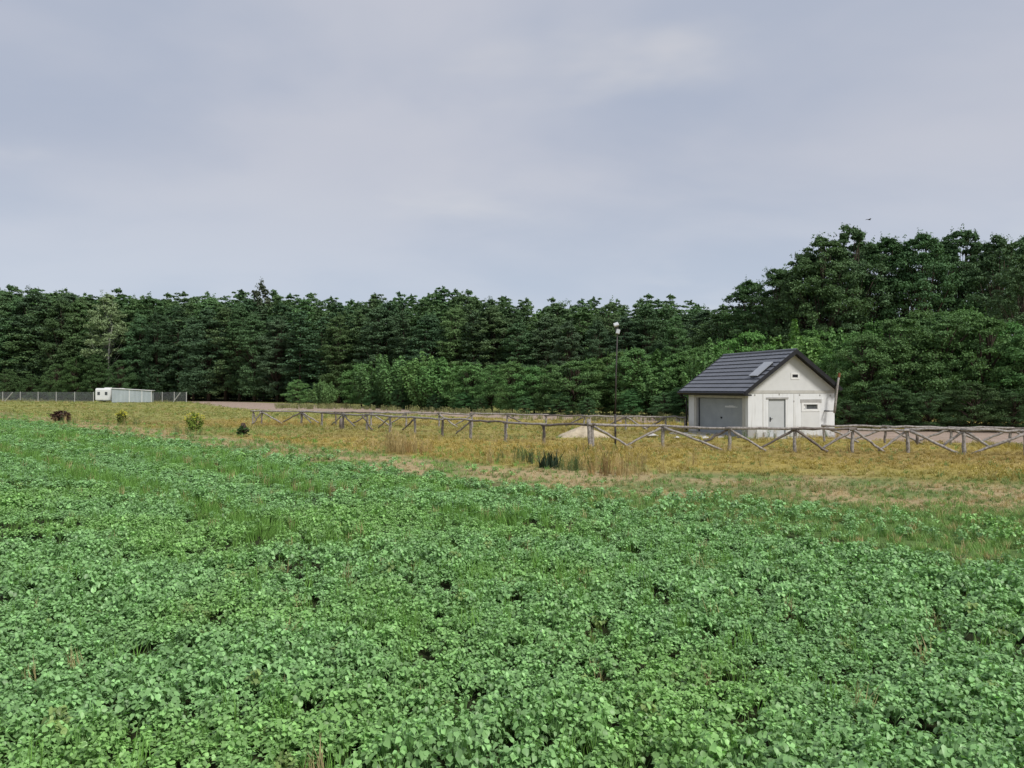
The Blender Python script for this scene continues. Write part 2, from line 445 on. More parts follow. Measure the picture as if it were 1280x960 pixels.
# a broad-leaved crop plant
def crop_mesh(seed):
    rg = np.random.default_rng(seed)
    V, Fc = [], []
    nl = rg.integers(22, 30)
    H = rg.uniform(0.17, 0.23)
    for k in range(nl):
        az = k * 2.399 + rg.uniform(-.4, .4)
        tier = k / nl
        r = 0.012 + 0.115 * (1 - tier) ** 0.6 * rg.uniform(.5, 1.15)
        z = H * (0.50 + 0.50 * tier ** 0.6) + rg.uniform(-.025, .025)
        size = rg.uniform(0.016, 0.033) * (1.12 - 0.3 * tier)
        tilt = rg.normal(0.10, 0.30) + 0.1 * (1 - tier)
        d = np.array((math.cos(az), math.sin(az), 0.0)); s = np.array((-math.sin(az), math.cos(az), 0.0))
        up = np.array((0, 0, 1.0))
        roll = rg.normal(0, .28)
        s = s * math.cos(roll) + up * math.sin(roll)
        ax = d * math.cos(tilt) - up * math.sin(tilt); nrm = np.cross(ax, s)
        c = d * r + up * z
        # outline: rounded lobed leaf, midrib sunk
        prof = [(-0.9, 0.0, 0), (-0.75, 0.62, .16), (-0.1, 1.0, .22), (0.5, 0.72, .12), (0.75, 0.36, .02), (1.15, 0.0, -.12)]
        b = len(V)
        mid = [(-0.9, 0), (-0.1, -0.02), (0.55, -0.02), (1.15, -.2)]
        for (a, h) in mid: V.append(c + ax * a * size + nrm * h * size)
        jl = rg.uniform(.85, 1.15, 4); jr = rg.uniform(.85, 1.15, 4)
        for i in range(1, 5): V.append(c + ax * prof[i][0] * size * jl[i - 1] + s * prof[i][1] * size * jl[i - 1] + nrm * prof[i][2] * size)
        for i in range(1, 5): V.append(c + ax * prof[i][0] * size * jr[i - 1] - s * prof[i][1] * size * jr[i - 1] + nrm * prof[i][2] * size)
        L_ = [b + 4, b + 5, b + 6, b + 7]; R_ = [b + 8, b + 9, b + 10, b + 11]
        Fc += [[b, L_[0], L_[1], b + 1], [b + 1, L_[1], L_[2], b + 2], [b + 2, L_[2], L_[3], b + 3],
               [b, b + 1, R_[1], R_[0]], [b + 1, b + 2, R_[2], R_[1]], [b + 2, b + 3, R_[3], R_[2]]]
        # leaf stalk
        b = len(V)
        p0 = up * z * 0.35; p1 = c - ax * size * 0.9
        w = s * 0.003
        V += [p0 - w, p0 + w, p1 + w, p1 - w]; Fc.append([b, b + 1, b + 2, b + 3])
    b = len(V); w = np.array((0.005, 0, 0)); w2 = np.array((0, .005, 0)); t = np.array((0, 0, H * 0.9)); o = np.zeros(3)
    V += [o - w, o + w, t + w, t - w, o - w2, o + w2, t + w2, t - w2]; Fc += [[b, b + 1, b + 2, b + 3], [b + 4, b + 5, b + 6, b + 7]]
    return np_mesh('crop_plant', np.array(V), Fc, M_crop, smooth=True)

def tuft_mesh(seed, n, h, spread, width, droop=0.35, heads=False):
    rg = np.random.default_rng(seed)
    V, Fc = [], []
    for k in range(n):
        az = rg.uniform(0, 6.283); r0 = spread * math.sqrt(rg.uniform(0, 1)) * 0.6
        d = np.array((math.cos(az), math.sin(az), 0)); s = np.array((-math.sin(az), math.cos(az), 0))
        a2 = rg.uniform(0, 6.283)
        base = np.array((math.cos(a2) * r0, math.sin(a2) * r0, 0))
        hh = h * rg.uniform(.5, 1.1); dr = droop * hh * rg.uniform(.2, 1.3); w = width * rg.uniform(.7, 1.2)
        p1 = base + d * dr * .3 + np.array((0, 0, hh * .55)); p2 = base + d * dr + np.array((0, 0, hh))
        b = len(V)
        V += [base - s * w, base + s * w, p1 + s * w * .8, p1 - s * w * .8, p2 + s * w * .15, p2 - s * w * .15]
        Fc += [[b, b + 1, b + 2, b + 3], [b + 3, b + 2, b + 4, b + 5]]
        if heads and rg.uniform() < .6:
            b = len(V); q = p2 + d * .02 + np.array((0, 0, h * .16))
            V += [p2 - s * w * 2, q, p2 + s * w * 2, p2 - d * .01 - np.array((0, 0, h * .06))]
            Fc.append([b, b + 1, b + 2, b + 3])
    return np_mesh('grass_tuft', np.array(V), Fc, M_blade)

rng = np.random.default_rng(7)
C_crop = protos_collection('crop_plant', [crop_mesh(100 + i) for i in range(7)])
C_grass = protos_collection('field_grass', [tuft_mesh(200 + i, 18, .26, .11, .0045) for i in range(4)])
C_dry = protos_collection('meadow_tuft', [tuft_mesh(300 + i, 16, .30, .16, .008, .5, True) for i in range(5)])
C_tall = protos_collection('tall_straw', [tuft_mesh(400 + i, 22, .85, .22, .007, .3, True) for i in range(4)])

def in_view(x, y, m=0.80):
    return (np.abs(x) < y * m + 1.6)

def sample_view(d0, d1, density, umax, umin=-1e9, m=0.80):
    """random ground points in the wedge seen by the camera"""
    w = d1 * m + 1.6
    n = int(2 * w * (d1 - d0) * density)
    x = rng.uniform(-w, w, n); y = rng.uniform(d0, d1, n)
    k = in_view(x, y, m) & (x + y < umax) & (x + y > umin)
    return x[k], y[k]

def lane(u, c, w): return np.exp(-((u - c) / w) ** 2)

# the crop
xs, ys, sc = [], [], []
for d0, d1, den, s0 in ((3.2, 9, 124, .71), (9, 16, 96, .77), (16, 28, 56, .96), (28, 78, 26, 1.25)):
    x, y = sample_view(d0, d1, den, 24.0)
    xs.append(x); ys.append(y); sc.append(np.full(len(x), s0))
x = np.concatenate(xs); y = np.concatenate(ys); s0 = np.concatenate(sc)
u = 1.05 * x + y + (fbm(x, y, 3.0, 5) - 0.5) * 1.6
gapn = fbm(x, y, 1.6, 41); big = fbm(x, y, 6.0, 51)
dens = 1.0 - 0.92 * lane(u, 9.6, .85) * (1 - .9 * sstep(-5, 0, x)) - 0.6 * lane(u, 14.6, .9) * (1 - .7 * sstep(-2, 3, x))
dens *= 1 - 0.85 * sstep(0.60, 0.72, gapn) * sstep(9, 16, y)
dens *= 1 - 0.75 * sstep(0.69, 0.78, gapn)
dens *= 1 - 0.8 * sstep(.74, .84, vnoise(x, y, .45, 43))
dens *= 1 - 0.97 * sstep(17.0, 18.8, u)
wm = y + np.where(x < 0, 1.05, .28) * x
dens += .16 * sstep(17.5, 19, u) * (1 - sstep(19.5, 21, wm)) * sstep(.36, .55, big) * 1.6
k = rng.uniform(0, 1, len(x)) < dens
x, y, s0, u, gapn, big = x[k], y[k], s0[k], u[k], gapn[k], big[k]
n = len(x)
vig = fbm(x, y, 2.4, 61)
clumpy = fbm(x, y, .75, 63, 2)
scl = s0 * rng.uniform(.75, 1.2, n) * (0.62 + 0.5 * vig + .3 * clumpy)
hgt = scl / s0 ** 0.6 * (0.45 + 0.5 * vig + .55 * clumpy) * rng.uniform(.8, 1.2, n) * (1 - .22 * sstep(10, 25, y))
fresh = sstep(0.52, 0.68, fbm(x, y, 3.5, 71))[:, None]
tint = np.array((0.178, 0.340, 0.136)) + (np.array((0.182, 0.346, 0.112)) - np.array((0.178, 0.340, 0.136))) * fresh
tint = tint * np.array((1.36, 1.30, 1.22)) * rng.uniform(.80, 1.20, (n, 1))
tint = np.where((rng.uniform(0, 1, n) < .012)[:, None], np.array((.25, .36, .11)) * rng.uniform(.7, 1.1, (n, 1)), tint)
rot = np.stack([rng.normal(0, .10, n), rng.normal(0, .10, n), rng.uniform(0, 6.283, n)], 1)
scatter('crop_plants', C_crop, np.stack([x, y, np.zeros(n)], 1), rot, np.stack([scl, scl, hgt], 1),
        rng.integers(0, 7, n), tint, 'pale green leafy crop covering the field')
N_CROP = n

# grass among the crop and in the lanes
xs, ys, sc = [], [], []
for d0, d1, den, s in ((3.2, 10, 30, 1.0), (10, 20, 34, 1.1), (20, 34, 22, 1.35), (34, 78, 9, 1.8)):
    x, y = sample_view(d0, d1, den, 31.0)
    xs.append(x); ys.append(y); sc.append(np.full(len(x), s))
x = np.concatenate(xs); y = np.concatenate(ys); s0 = np.concatenate(sc)
u = 1.05 * x + y + (fbm(x, y, 3.0, 5) - 0.5) * 1.6
patch = fbm(x, y, 2.2, 81)
dens = 1.0 * lane(u, 9.6, 1.0) * (1 - .9 * sstep(-5, 0, x)) + 0.75 * lane(u, 14.6, 1.0) * (1 - .7 * sstep(-2, 3, x)) + 1.0 * lane(u, 19.0, 1.7) + 0.55 * sstep(.60, .72, patch) + 0.12
wm = y + np.where(x < 0, 1.05, .28) * x
dens = np.maximum(dens, .75 * sstep(17.5, 18.5, u)) * (1 - 0.85 * sstep(18.8, 20.4, wm))
k = rng.uniform(0, 1, len(x)) < dens
x, y, s0, patch = x[k], y[k], s0[k], patch[k]; n = len(x)
wedge = sstep(18, 20, 1.05 * x + y) * sstep(-1, 3, x)
dry = (rng.uniform(0, 1, n) < 0.07 + .12 * wedge)[:, None]
tint = np.where(dry, np.array((0.42, 0.35, 0.18)), np.array((0.165, 0.325, 0.070))) * rng.uniform(.8, 1.2, (n, 1))
u2 = 1.05 * x + y
scl = s0 * rng.uniform(.7, 1.25, n)
gh = scl * (1 - .5 * sstep(16.5, 18.0, u2)) / s0 ** .6
tint = tint * (1 + .18 * sstep(16.5, 18.5, u2))[:, None]
tint = np.where(dry, tint, tint * (1 + wedge[:, None] * np.array((.10, -.06, .30))))
rot = np.stack([rng.normal(0, .1, n), rng.normal(0, .1, n), rng.uniform(0, 6.283, n)], 1)
scatter('field_grass', C_grass, np.stack([x, y, np.zeros(n)], 1), rot, np.stack([scl, scl, gh], 1), rng.integers(0, 4, n), tint,
        'bright green grass in lanes through the crop')

# dry meadow grass and the stubble strip
xs, ys, sc = [], [], []
for d0, d1, den, s in ((9, 22, 30, .75), (22, 36, 12, 1.0), (36, 60, 6, 1.35), (60, 100, 1.9, 1.9), (100, 165, .5, 3.0)):
    x, y = sample_view(d0, d1, den, 1e9, 20.6)
    xs.append(x); ys.append(y); sc.append(np.full(len(x), s))
x = np.concatenate(xs); y = np.concatenate(ys); s0 = np.concatenate(sc)
edge_d = np.interp(x / y * F + 640, [0, 120, 235, 300, 430, 640, 760, 870, 1100, 1280], [170, 160, 150, 146, 108, 76, 70, 67, 50, 46])
soil_d = np.interp(x / y * F + 640, [0, 225, 240, 300, 345, 450, 640, 862, 900, 1010, 1050, 1280, 1400], [400, 400, 140, 99, 90, 82, 66, 57.5, 60, 41.6, 40.2, 36, 34.6])
hx, hy = x - 12.3, y - 40.1
lx = hx * math.cos(R(15)) + hy * math.sin(R(15)); ly = -hx * math.sin(R(15)) + hy * math.cos(R(15))
k = (y < edge_d) & (y < soil_d) & ~((lx > -.15) & (lx < 5.4) & (ly > -.1) & (ly < 6.6))
x, y, s0 = x[k], y[k], s0[k]; n = len(x)
u = 1.05 * x + y + (fbm(x, y, 3.0, 5) - 0.5) * 2.0
wm = y + np.where(x < 0, 1.05, .28) * x
stub = 1 - sstep(24.4, 26.2, wm)
tint = zone_color(x, y) * rng.uniform(1.0, 1.4, (n, 1))
grn = (rng.uniform(0, 1, n) < 0.10 + 0.40 * stub + .25 * (1 - sstep(19.0, 20.8, wm)))[:, None]
tint = np.where(grn, np.array((0.17, 0.27, 0.085)) * rng.uniform(.7, 1.3, (n, 1)), tint)
straw = (rng.uniform(0, 1, n) < 0.10)[:, None]
tint = np.where(straw, np.array((0.50, 0.40, 0.20)) * rng.uniform(.7, 1.1, (n, 1)), tint)
scl = s0 * rng.uniform(.6, 1.25, n) * (1 - .25 * stub) * (0.6 + 0.7 * fbm(x, y, 2.0, 91))
hz_ = scl / s0 ** .8 * (.36 + .45 * sstep(.5, .75, fbm(x, y, 4.0, 93)))
rot = np.stack([rng.normal(0, .12, n), rng.normal(0, .12, n), rng.uniform(0, 6.283, n)], 1)
scatter('meadow_grass', C_dry, np.stack([x, y, np.zeros(n)], 1), rot, np.stack([scl, scl, hz_], 1), rng.integers(0, 5, n), tint,
        'dry golden meadow grass around the log fence')

# tall straw clumps along the fence and the field edge
px_, py_, pt_ = [], [], []
ps_ = []
def clump(c_px, c_py, n_, sx, sy, col, k=1.0):
    c0 = ground_px(c_px, c_py)
    for _ in range(n_):
        px_.append(c0[0] + rng.normal(0, sx)); py_.append(c0[1] + rng.normal(0, sy)); pt_.append(np.array(col) * rng.uniform(.7, 1.25)); ps_.append(k)
straw_c, green_c, rusty = (0.46, 0.36, 0.18), (0.10, 0.15, 0.06), (0.34, 0.22, 0.10)
clump(497, 565, 26, .45, .4, straw_c, 1.5); clump(528, 566, 12, .5, .4, straw_c, 1.3); clump(515, 568, 6, .5, .3, rusty)
clump(722, 588, 12, .35, .4, green_c); clump(738, 585, 16, .40, .45, straw_c, .9); clump(752, 592, 14, .45, .35, rusty)
clump(775, 594, 14, .5, .4, straw_c); clump(800, 592, 10, .5, .4, straw_c); clump(700, 583, 6, .3, .3, straw_c)
clump(660, 577, 14, .5, .3, green_c); clump(640, 580, 6, .5, .3, straw_c)
clump(925, 582, 3, .8, .5, straw_c)
clump(245, 543, 10, .8, .5, green_c); clump(215, 543, 8, .7, .5, straw_c); clump(110, 531, 12, 1.5, .8, straw_c)
clump(80, 528, 8, .6, .5, straw_c); clump(95, 530, 8, 1.5, .6, green_c); clump(20, 524, 10, 2.0, 1.0, straw_c)
clump(152, 532, 10, .9, .6, green_c); clump(700, 586, 4, .3, .3, green_c)
for pxx in (738, 680, 630, 588, 553, 519, 488, 459, 830, 911, 993, 1065, 1135, 1205): 
    clump(pxx, 566 if pxx > 700 else 546 + (pxx - 460) * .055, 3, .25, .2, straw_c)
for t_ in np.linspace(-.1, 1.0, 26):
    c0 = np.array((12.3 + .12, 40.1 - .45, 0)) + t_ * 5.25 * np.array((math.cos(R(15)), math.sin(R(15)), 0))
    px_.append(c0[0] + rng.normal(0, .12)); py_.append(c0[1] + rng.normal(0, .06)); pt_.append(np.array(green_c if rng.uniform() < .6 else straw_c) * rng.uniform(.8, 1.3))
n = len(px_)
rot = np.stack([rng.normal(0, .1, n), rng.normal(0, .1, n), rng.uniform(0, 6.283, n)], 1)
s_ = rng.uniform(.3, .75, n); s_[:len(ps_)] *= np.array(ps_)
scatter('tall_straw', C_tall, np.stack([px_, py_, np.zeros(n)], 1), rot, np.stack([s_] * 3, 1), rng.integers(0, 4, n), np.array(pt_),
        'tall dry straw stalks along the field edge')

# pale rough grass at the foot of the bushes
C_rough = protos_collection('rough_grass', [tuft_mesh(450 + i, 18, .5, .5, .022, .4, True) for i in range(3)])
px_, py_, pt_ = [], [], []
for a, b, d0, d1, n_ in ((345, 440, 96, 112, 130), (440, 660, 66, 78, 110), (660, 900, 60, 66, 70), (820, 900, 58, 63, 60), (-60, 230, 158, 166, 120)):
    for _ in range(n_):
        p = rng.uniform(a, b); d = rng.uniform(d0, d1)
        if 440 < p < 660: d = np.interp(p, [440, 660], [99, 71]) + rng.uniform(-4, 2)
        q = at(p, d); px_.append(q[0]); py_.append(q[1])
        pt_.append(np.array((0.26, 0.27, 0.12)) * rng.uniform(.6, 1.2))
n = len(px_)
rot = np.stack([rng.normal(0, .1, n), rng.normal(0, .1, n), rng.uniform(0, 6.283, n)], 1)
s_ = rng.uniform(.6, 1.2, n)
scatter('rough_grass', C_rough, np.stack([px_, py_, np.zeros(n)], 1), rot, np.stack([s_] * 3, 1), rng.integers(0, 3, n), np.array(pt_),
        'pale rough grass at the foot of the bushes')

# ------------------------------------------------------------------ trees
def unit(a): return a / np.maximum(np.linalg.norm(a, axis=1, keepdims=True), 1e-9)
def leaf_quads(P, Nrm, size, rg, aspect=0.6):
    """diamond leaf clusters at P with normals Nrm"""
    n = len(P)
    t = unit(np.cross(Nrm, unit(rg.normal(size=(n, 3)))))
    b = np.cross(Nrm, t)
    s = (size * rg.uniform(.65, 1.35, n))[:, None]
    fold = Nrm * s * 0.22
    V = np.stack([P - t * s, P + b * s * aspect + fold, P + t * s, P - b * s * aspect + fold], 1).reshape(-1, 3)
    Fq = (np.arange(n) * 4)[:, None] + np.array((0, 1, 2, 3))
    return V, Fq

def crown_mesh(name, V, Fq, mat): return np_mesh(name, V, Fq, mat)

def pads_to_quads(centers, radii, per, size, rg, up=0.5, out=0.5, rnd=0.55):
    """leaf quads on flattened pads; radii (n,3)"""
    n = len(centers)
    d = unit(rg.normal(size=(n * per, 3)))
    d[:, 2] = np.where(rg.uniform(0, 1, n * per) < .72, np.abs(d[:, 2]), d[:, 2])
    rad = rg.uniform(.35, 1.0, (n * per, 1)) ** 0.6 * np.where(rg.uniform(0, 1, (n * per, 1)) < .28, rg.uniform(1.1, 1.65, (n * per, 1)), 1.0)
    C = np.repeat(centers, per, 0); Rr = np.repeat(radii, per, 0)
    P = C + d * rad * Rr
    Nn = unit(d * out + np.array((0, 0, up)) + rg.normal(size=d.shape) * rnd)
    return leaf_quads(P, Nn, size, rg)

def make_pine(seed, h=20.0, low=.2):
    rg = np.random.default_rng(seed)
    tr = MB()
    lean = rg.normal(0, .3, 2)
    tp = [(lean[0] * (z / h) ** 2, lean[1] * (z / h) ** 2, z) for z in np.linspace(0, h * .97, 9)]
    tr.tube(tp, [max(.03, .20 * (1 - z / h) + .03) for z in np.linspace(0, h * .97, 9)], 7)
    C, Rd = [], []
    z = h * rg.uniform(.8, 1.2) * low
    az = rg.uniform(0, 6.28)
    while z < h * .985:
        q = z / h
        prof = np.interp(q, [.03, .3, .5, .7, .85, .95, 1.0], [2.2, 2.9, 3.1, 2.8, 2.1, 1.25, .45])
        for _ in range(rg.integers(2, 4)):
            az += 2.1 + rg.uniform(-.6, .6)
            L_ = prof * rg.uniform(.6, 1.15)
            rise = rg.uniform(.0, .45) * L_ if q > .5 else rg.uniform(-.25, .15) * L_
            base = np.array((lean[0] * q * q, lean[1] * q * q, z))
            tip = base + np.array((math.cos(az) * L_, math.sin(az) * L_, rise))
            tr.tube([base, base * .4 + tip * .6 + np.array((0, 0, -.08)), tip], [.05, .035, .012], 4)
            for f in ((.95, .62, .35) if L_ > 1.7 else (.85, .4)):
                c = base + (tip - base) * f + rg.normal(0, .16, 3)
                C.append(c); r = rg.uniform(.5, 1.0) * (0.36 + .21 * L_)
                Rd.append((r, r, r * rg.uniform(.32, .5)))
        z += h * rg.uniform(.026, .042)
    C.append(np.array((lean[0], lean[1], h * .98))); Rd.append((.22, .22, .55))
    V, Fq = pads_to_quads(np.array(C), np.array(Rd), 40, .20, rg, up=.75)
    return np_mesh('crown', V, Fq, M_crown), np_mesh('trunk', np.array(tr.v), tr.f, M_bark, True), h

def make_broadleaf(seed, h=18.0, w=4.6, low=.12, leaf=.12, per=165, nb=180, bark=None, thin=1.0, rmax=1.05, limb=1.0, flat=(.5, .8)):
    rg = np.random.default_rng(seed)
    tr = MB()
    n = 7
    pts = [np.array((rg.normal(0, .15) * i / 3, rg.normal(0, .15) * i / 3, h * .8 * i / n)) for i in range(n + 1)]
    tr.tube(pts, [.26 * (1 - .85 * i / n) * h / 18 + .02 for i in range(n + 1)], 8)
    C, Rd = [], []
    for i in range(nb):
        q = rg.uniform(low, 1.0) ** .85
        prof = w * np.interp(q, [0, .12, .35, .6, .8, .93, 1.0], [.45, .72, .98, 1.0, .74, .42, .12])
        a = rg.uniform(0, 6.283); rr = prof * math.sqrt(rg.uniform(.10, 1.0))
        c = np.array((math.cos(a) * rr, math.sin(a) * rr, q * h * .97))
        C.append(c); r = rg.uniform(.52 * rmax, rmax) * np.interp(q, [0, .8, 1], [1, .8, .45])
        Rd.append((r, r, r * rg.uniform(*flat)))
        if i % 3 == 0:
            b0 = pts[min(n, max(1, int(q * .75 * n)))]
            tr.tube([b0, b0 * .5 + c * .5 + np.array((0, 0, .35)), c], [.08 * limb, .05 * limb, .015], 5)
    C2, Rd2 = [], []
    for i in range(9):                              # uneven leading shoots at the top
        a = rg.uniform(0, 6.283); rr = w * rg.uniform(.05, .42)
        C2.append(np.array((math.cos(a) * rr, math.sin(a) * rr, h * rg.uniform(.92, .99)))); Rd2.append((.011 * h, .011 * h, .033 * h))
    V, Fq = pads_to_quads(np.array(C), np.array(Rd), int(per * thin), leaf, rg, up=.45)
    V2, Fq2 = pads_to_quads(np.array(C2), np.array(Rd2), 14, leaf * .8, rg, up=.4)
    V = np.concatenate((V, V2)); Fq = np.concatenate((Fq, Fq2 + len(V) - len(V2)))
    return np_mesh('crown', V, Fq, M_crown), np_mesh('trunk', np.array(tr.v), tr.f, bark or M_bark, True), h

def make_bush(seed, h=6.0, w=2.6, stems=26, leaf=.15, per=20, feather=1.0):
    """many upright leafy stems fanning from the ground"""
    rg = np.random.default_rng(seed)
    tr = MB(); P, Nn = [], []
    for i in range(stems):
        a = rg.uniform(0, 6.283); r = math.sqrt(rg.uniform(0, 1))
        top_r = w * r; hh = h * (1.0 - .45 * r * r) * rg.uniform(.78, 1.04)
        d = np.array((math.cos(a), math.sin(a), 0))
        b = d * top_r * .25; m = d * top_r * .75 + np.array((0, 0, hh * .5)); t = d * top_r + np.array((0, 0, hh))
        tr.tube([b, m, t], [.045, .03, .008], 4)
        nn = int(per * (hh / h + .4)) * 10
        f = rg.uniform(.06, 1.0, nn) ** .8
        cen = np.where(f[:, None] < .5, b + (m - b) * (f[:, None] * 2), m + (t - m) * (f[:, None] * 2 - 1))
        wid = (0.62 * feather * (1.05 - f) ** .55 + .06)
        off = unit(rg.normal(size=(nn, 3))) * (rg.uniform(.25, 1, nn) ** .6 * wid)[:, None]
        off[:, 2] *= .8
        P.append(cen + off)
        Nn.append(unit(off / (wid[:, None] + 1e-6) * .5 + d * .25 + np.array((0, 0, .55)) + rg.normal(size=(nn, 3)) * .4))
    P = np.concatenate(P); Nn = np.concatenate(Nn)
    k = P[:, 2] > .05
    V, Fq = leaf_quads(P[k], Nn[k], leaf, rg, .55)
    return np_mesh('crown', V, Fq, M_crown), np_mesh('trunk', np.array(tr.v), tr.f, M_bark, True), h

def plant(name, proto, loc, height, tint, label, cat, group=None, wide=1.0, rg=random.Random(3)):
    cm, tm, h = proto
    root = empty(name, loc, rg.uniform(0, 6.283))
    s = height / h
    root.scale = (s * wide, s * wide, s)
    c = link('crown', cm, root); c.color = (*tint, 1)
    link('trunk', tm, root)
    return tag(root, label, cat, group)

rnd = random.Random(11)
ORD = ['first', 'second', 'third', 'fourth', 'fifth', 'sixth', 'seventh', 'eighth', 'ninth', 'tenth', 'eleventh', 'twelfth', 'thirteenth', 'fourteenth', 'fifteenth']
pines = [make_pine(500 + i, 20.0, .2 if i < 5 else .045) for i in range(9)]
fulls = [make_broadleaf(560 + i, 20.0, (3.0, 3.5, 4.0, 3.3)[i], .05, .14, 135, 200, None, 1.0, 1.15, .8, (.45, .75)) for i in range(4)]
broad = [make_broadleaf(600 + i, 18.0, rnd.uniform(4.2, 5.0)) for i in range(5)]
bushes = [make_bush(700 + i, 6.0, rnd.uniform(2.4, 3.0), 38, .125, 22) for i in range(5)]
mounds = [make_broadleaf(650 + i, 8.0, rnd.uniform(3.2, 3.8), .02, .085, 190, 135, rmax=.85) for i in range(4)]
def jit(c, v=.16, rg=rnd):
    k = rg.uniform(1 - v, 1 + v); return tuple(max(.005, a * k * rg.uniform(.93, 1.07)) for a in c)

# pine wood: front two rows tree by tree, the rows behind as one mass
PX_E = [-200, 0, 120, 235, 300, 430, 640, 760, 900, 1000]
D_E = [180, 174, 166, 156, 150, 132, 114, 106, 100, 98]
PX_T = [-200, 0, 60, 100, 160, 220, 270, 310, 380, 420, 460, 500, 560, 600, 640, 680, 720, 760, 820, 870, 900, 1000]
Y_T = [362, 361, 363, 364, 367, 367, 369, 366, 371, 373, 370, 366, 363, 369, 375, 380, 373, 376, 371, 377, 380, 372]
DARK, MIDG = (0.088, 0.154, 0.078), (0.118, 0.204, 0.084)
for row in range(2):
    p = -130 + row * 13
    while p < 985:
        d = np.interp(p, PX_E, D_E) + row * 6.5 + rnd.uniform(-3.2, 3.2)
        ht = zat(np.interp(p, PX_T, Y_T) + rnd.uniform(-3, 18) + (10 if row == 0 else 0), d)
        plant('pine_tree', rnd.choice(fulls) if rnd.random() < (.8 if row == 0 else .6) else rnd.choice(pines[4:] if row == 0 else pines), at(p, d), ht, jit(DARK if rnd.random() < .55 else MIDG, .24),
              'dark green pine in the front rows of the dense wood' if p > 235 else 'dark green pine standing in the wood behind the chain link fence', 'pine tree',
              'pines along the edge of the wood' if p > 235 else 'pines behind the chain link fence', rnd.uniform(.9, 1.5))
        p += rnd.uniform(2.8, 4.4) * F / d
wood_meshes = []
for i in range(5):
    cm = pines[i][0].copy(); cm.materials.clear(); cm.materials.append(M_wood_crown); wood_meshes.append(cm)
for mo in mounds[:2]:
    cm = mo[0].copy(); cm.materials.clear(); cm.materials.append(M_wood_crown); wood_meshes.append(cm)
C_wood = protos_collection('rear_pine', wood_meshes)
P, S, T, Q = [], [], [], []
for row in range(2, 7):
    p = -200
    while p < 1010:
        d = np.interp(p, PX_E, D_E) + row * 6.5 - 3
        k = rnd.uniform(.7, 1.0); P.append(at(p, d)); S.append((k * 1.2, k * 1.2, k)); T.append(jit(DARK)); Q.append(rnd.choice((5, 6)))
        p += 4.5 * F / d
    p = -190
    while p < 1010:
        d = np.interp(p, PX_E, D_E) + row * 6.5 + rnd.uniform(-2, 2)
        ht = zat(np.interp(p, PX_T, Y_T) + rnd.uniform(-5, 10), d) if row < 5 else zat(np.interp(p, PX_T, Y_T) + 10, d)
        P.append(at(p, d)); S.append((ht / 20 * rnd.uniform(.9, 1.2),) * 2 + (ht / 20,)); T.append(jit(MIDG)); Q.append(rnd.randrange(5))
        p += rnd.uniform(3.2, 5.0) * F / d
n = len(P)
scatter('rear_pine_wood', C_wood, np.array(P), np.stack([np.zeros(n), np.zeros(n), rng.uniform(0, 6.28, n)], 1), np.array(S),
        Q, np.array(T), 'dense pine wood rising behind the front rows')

# single trees in the wood
sparse = make_broadleaf(680, 20.0, 4.0, .34, .15, 95, 150, M_birch, 1.0, 1.15, .12)
plant('birch_tree', sparse, at(134, 160), zat(364, 160), (0.24, 0.32, 0.16), 'pale birch with a white trunk standing above the white caravan', 'birch tree', wide=1.0)
plant('poplar_tree', make_broadleaf(681, 20.0, 2.6, .45, .17, 60, 70, M_birch, .8, .8, .3), at(325, 160), zat(350, 160), (0.10, 0.125, 0.075),
      'thin grey tree poking up above the line of pines', 'tree')

# tall broad-leaved trees behind the garage
tall_n = 0
for (p, d, yt, wd) in ((905, 92, 388, 1.0), (938, 88, 348, 1.0), (972, 84, 333, 1.0), (1008, 80, 312, .95), (1030, 78, 292, 1.0), (1064, 79, 279, 1.05), (1108, 80, 293, 1.0),
                   (1152, 77, 288, 1.0), (1202, 79, 284, 1.05), (1248, 76, 292, 1.0), (1292, 78, 288, 1.0), (1345, 80, 300, 1.0),
                   (985, 92, 345, 1.0), (1045, 92, 305, 1.0), (1085, 93, 300, 1.0), (1130, 92, 303, 1.0), (1180, 93, 298, 1.0), (1228, 92, 300, 1.0), (1275, 94, 298, 1.0),
                   (1280, 62, 325, .7)):
    if tall_n < 12:
        lab = ('tallest dark green leafy tree, just below the flying bird' if p == 1064 else
               '%s tall leafy tree from the pines along the high stand' % ORD[tall_n])
    else: lab = 'dark leafy tree half hidden in the rear of the high stand behind the garage'
    tall_n += 1
    plant('broadleaf_tree', rnd.choice(broad), at(p, d), zat(yt, d), jit((0.082, 0.148, 0.062), .2), lab, 'tree', 'tall leafy trees behind the garage', wd * 18 / zat(yt, d) * .95)

# light green thicket behind the garage roof and dark bushes beside the garage
for i, p in enumerate(range(885, 1110, 26)):
    d = 63 + rnd.uniform(-2, 2)
    yt = np.interp(p, [885, 930, 1000, 1060, 1110], [428, 414, 407, 402, 400]) + rnd.uniform(-5, 6)
    plant('thicket_bush', rnd.choice(bushes + mounds), at(p, d), zat(yt, d), jit((0.140, 0.275, 0.080), .12), 'light green bush behind the garage, %s counting from the pines' % ORD[i],
          'bush', 'light green bushes behind the garage', rnd.uniform(.85, 1.05))
for bi, (p, d, yt) in enumerate(((1062, 56, 425), (1085, 52, 418), (1098, 57, 400), (1125, 53, 396), (1150, 56, 388), (1178, 53, 389), (1205, 56, 386), (1232, 52, 396), (1262, 54, 402), (1290, 50, 408), (1330, 50, 400), (1370, 50, 395))):
    plant('mound_bush', rnd.choice(mounds), at(p, d), zat(yt, d), jit((0.116, 0.222, 0.072), .14), 'big dark green bush reaching the ground, %s away from the garage' % ORD[bi],
          'bush', 'dark bushes beside the garage', rnd.uniform(.9, 1.05))
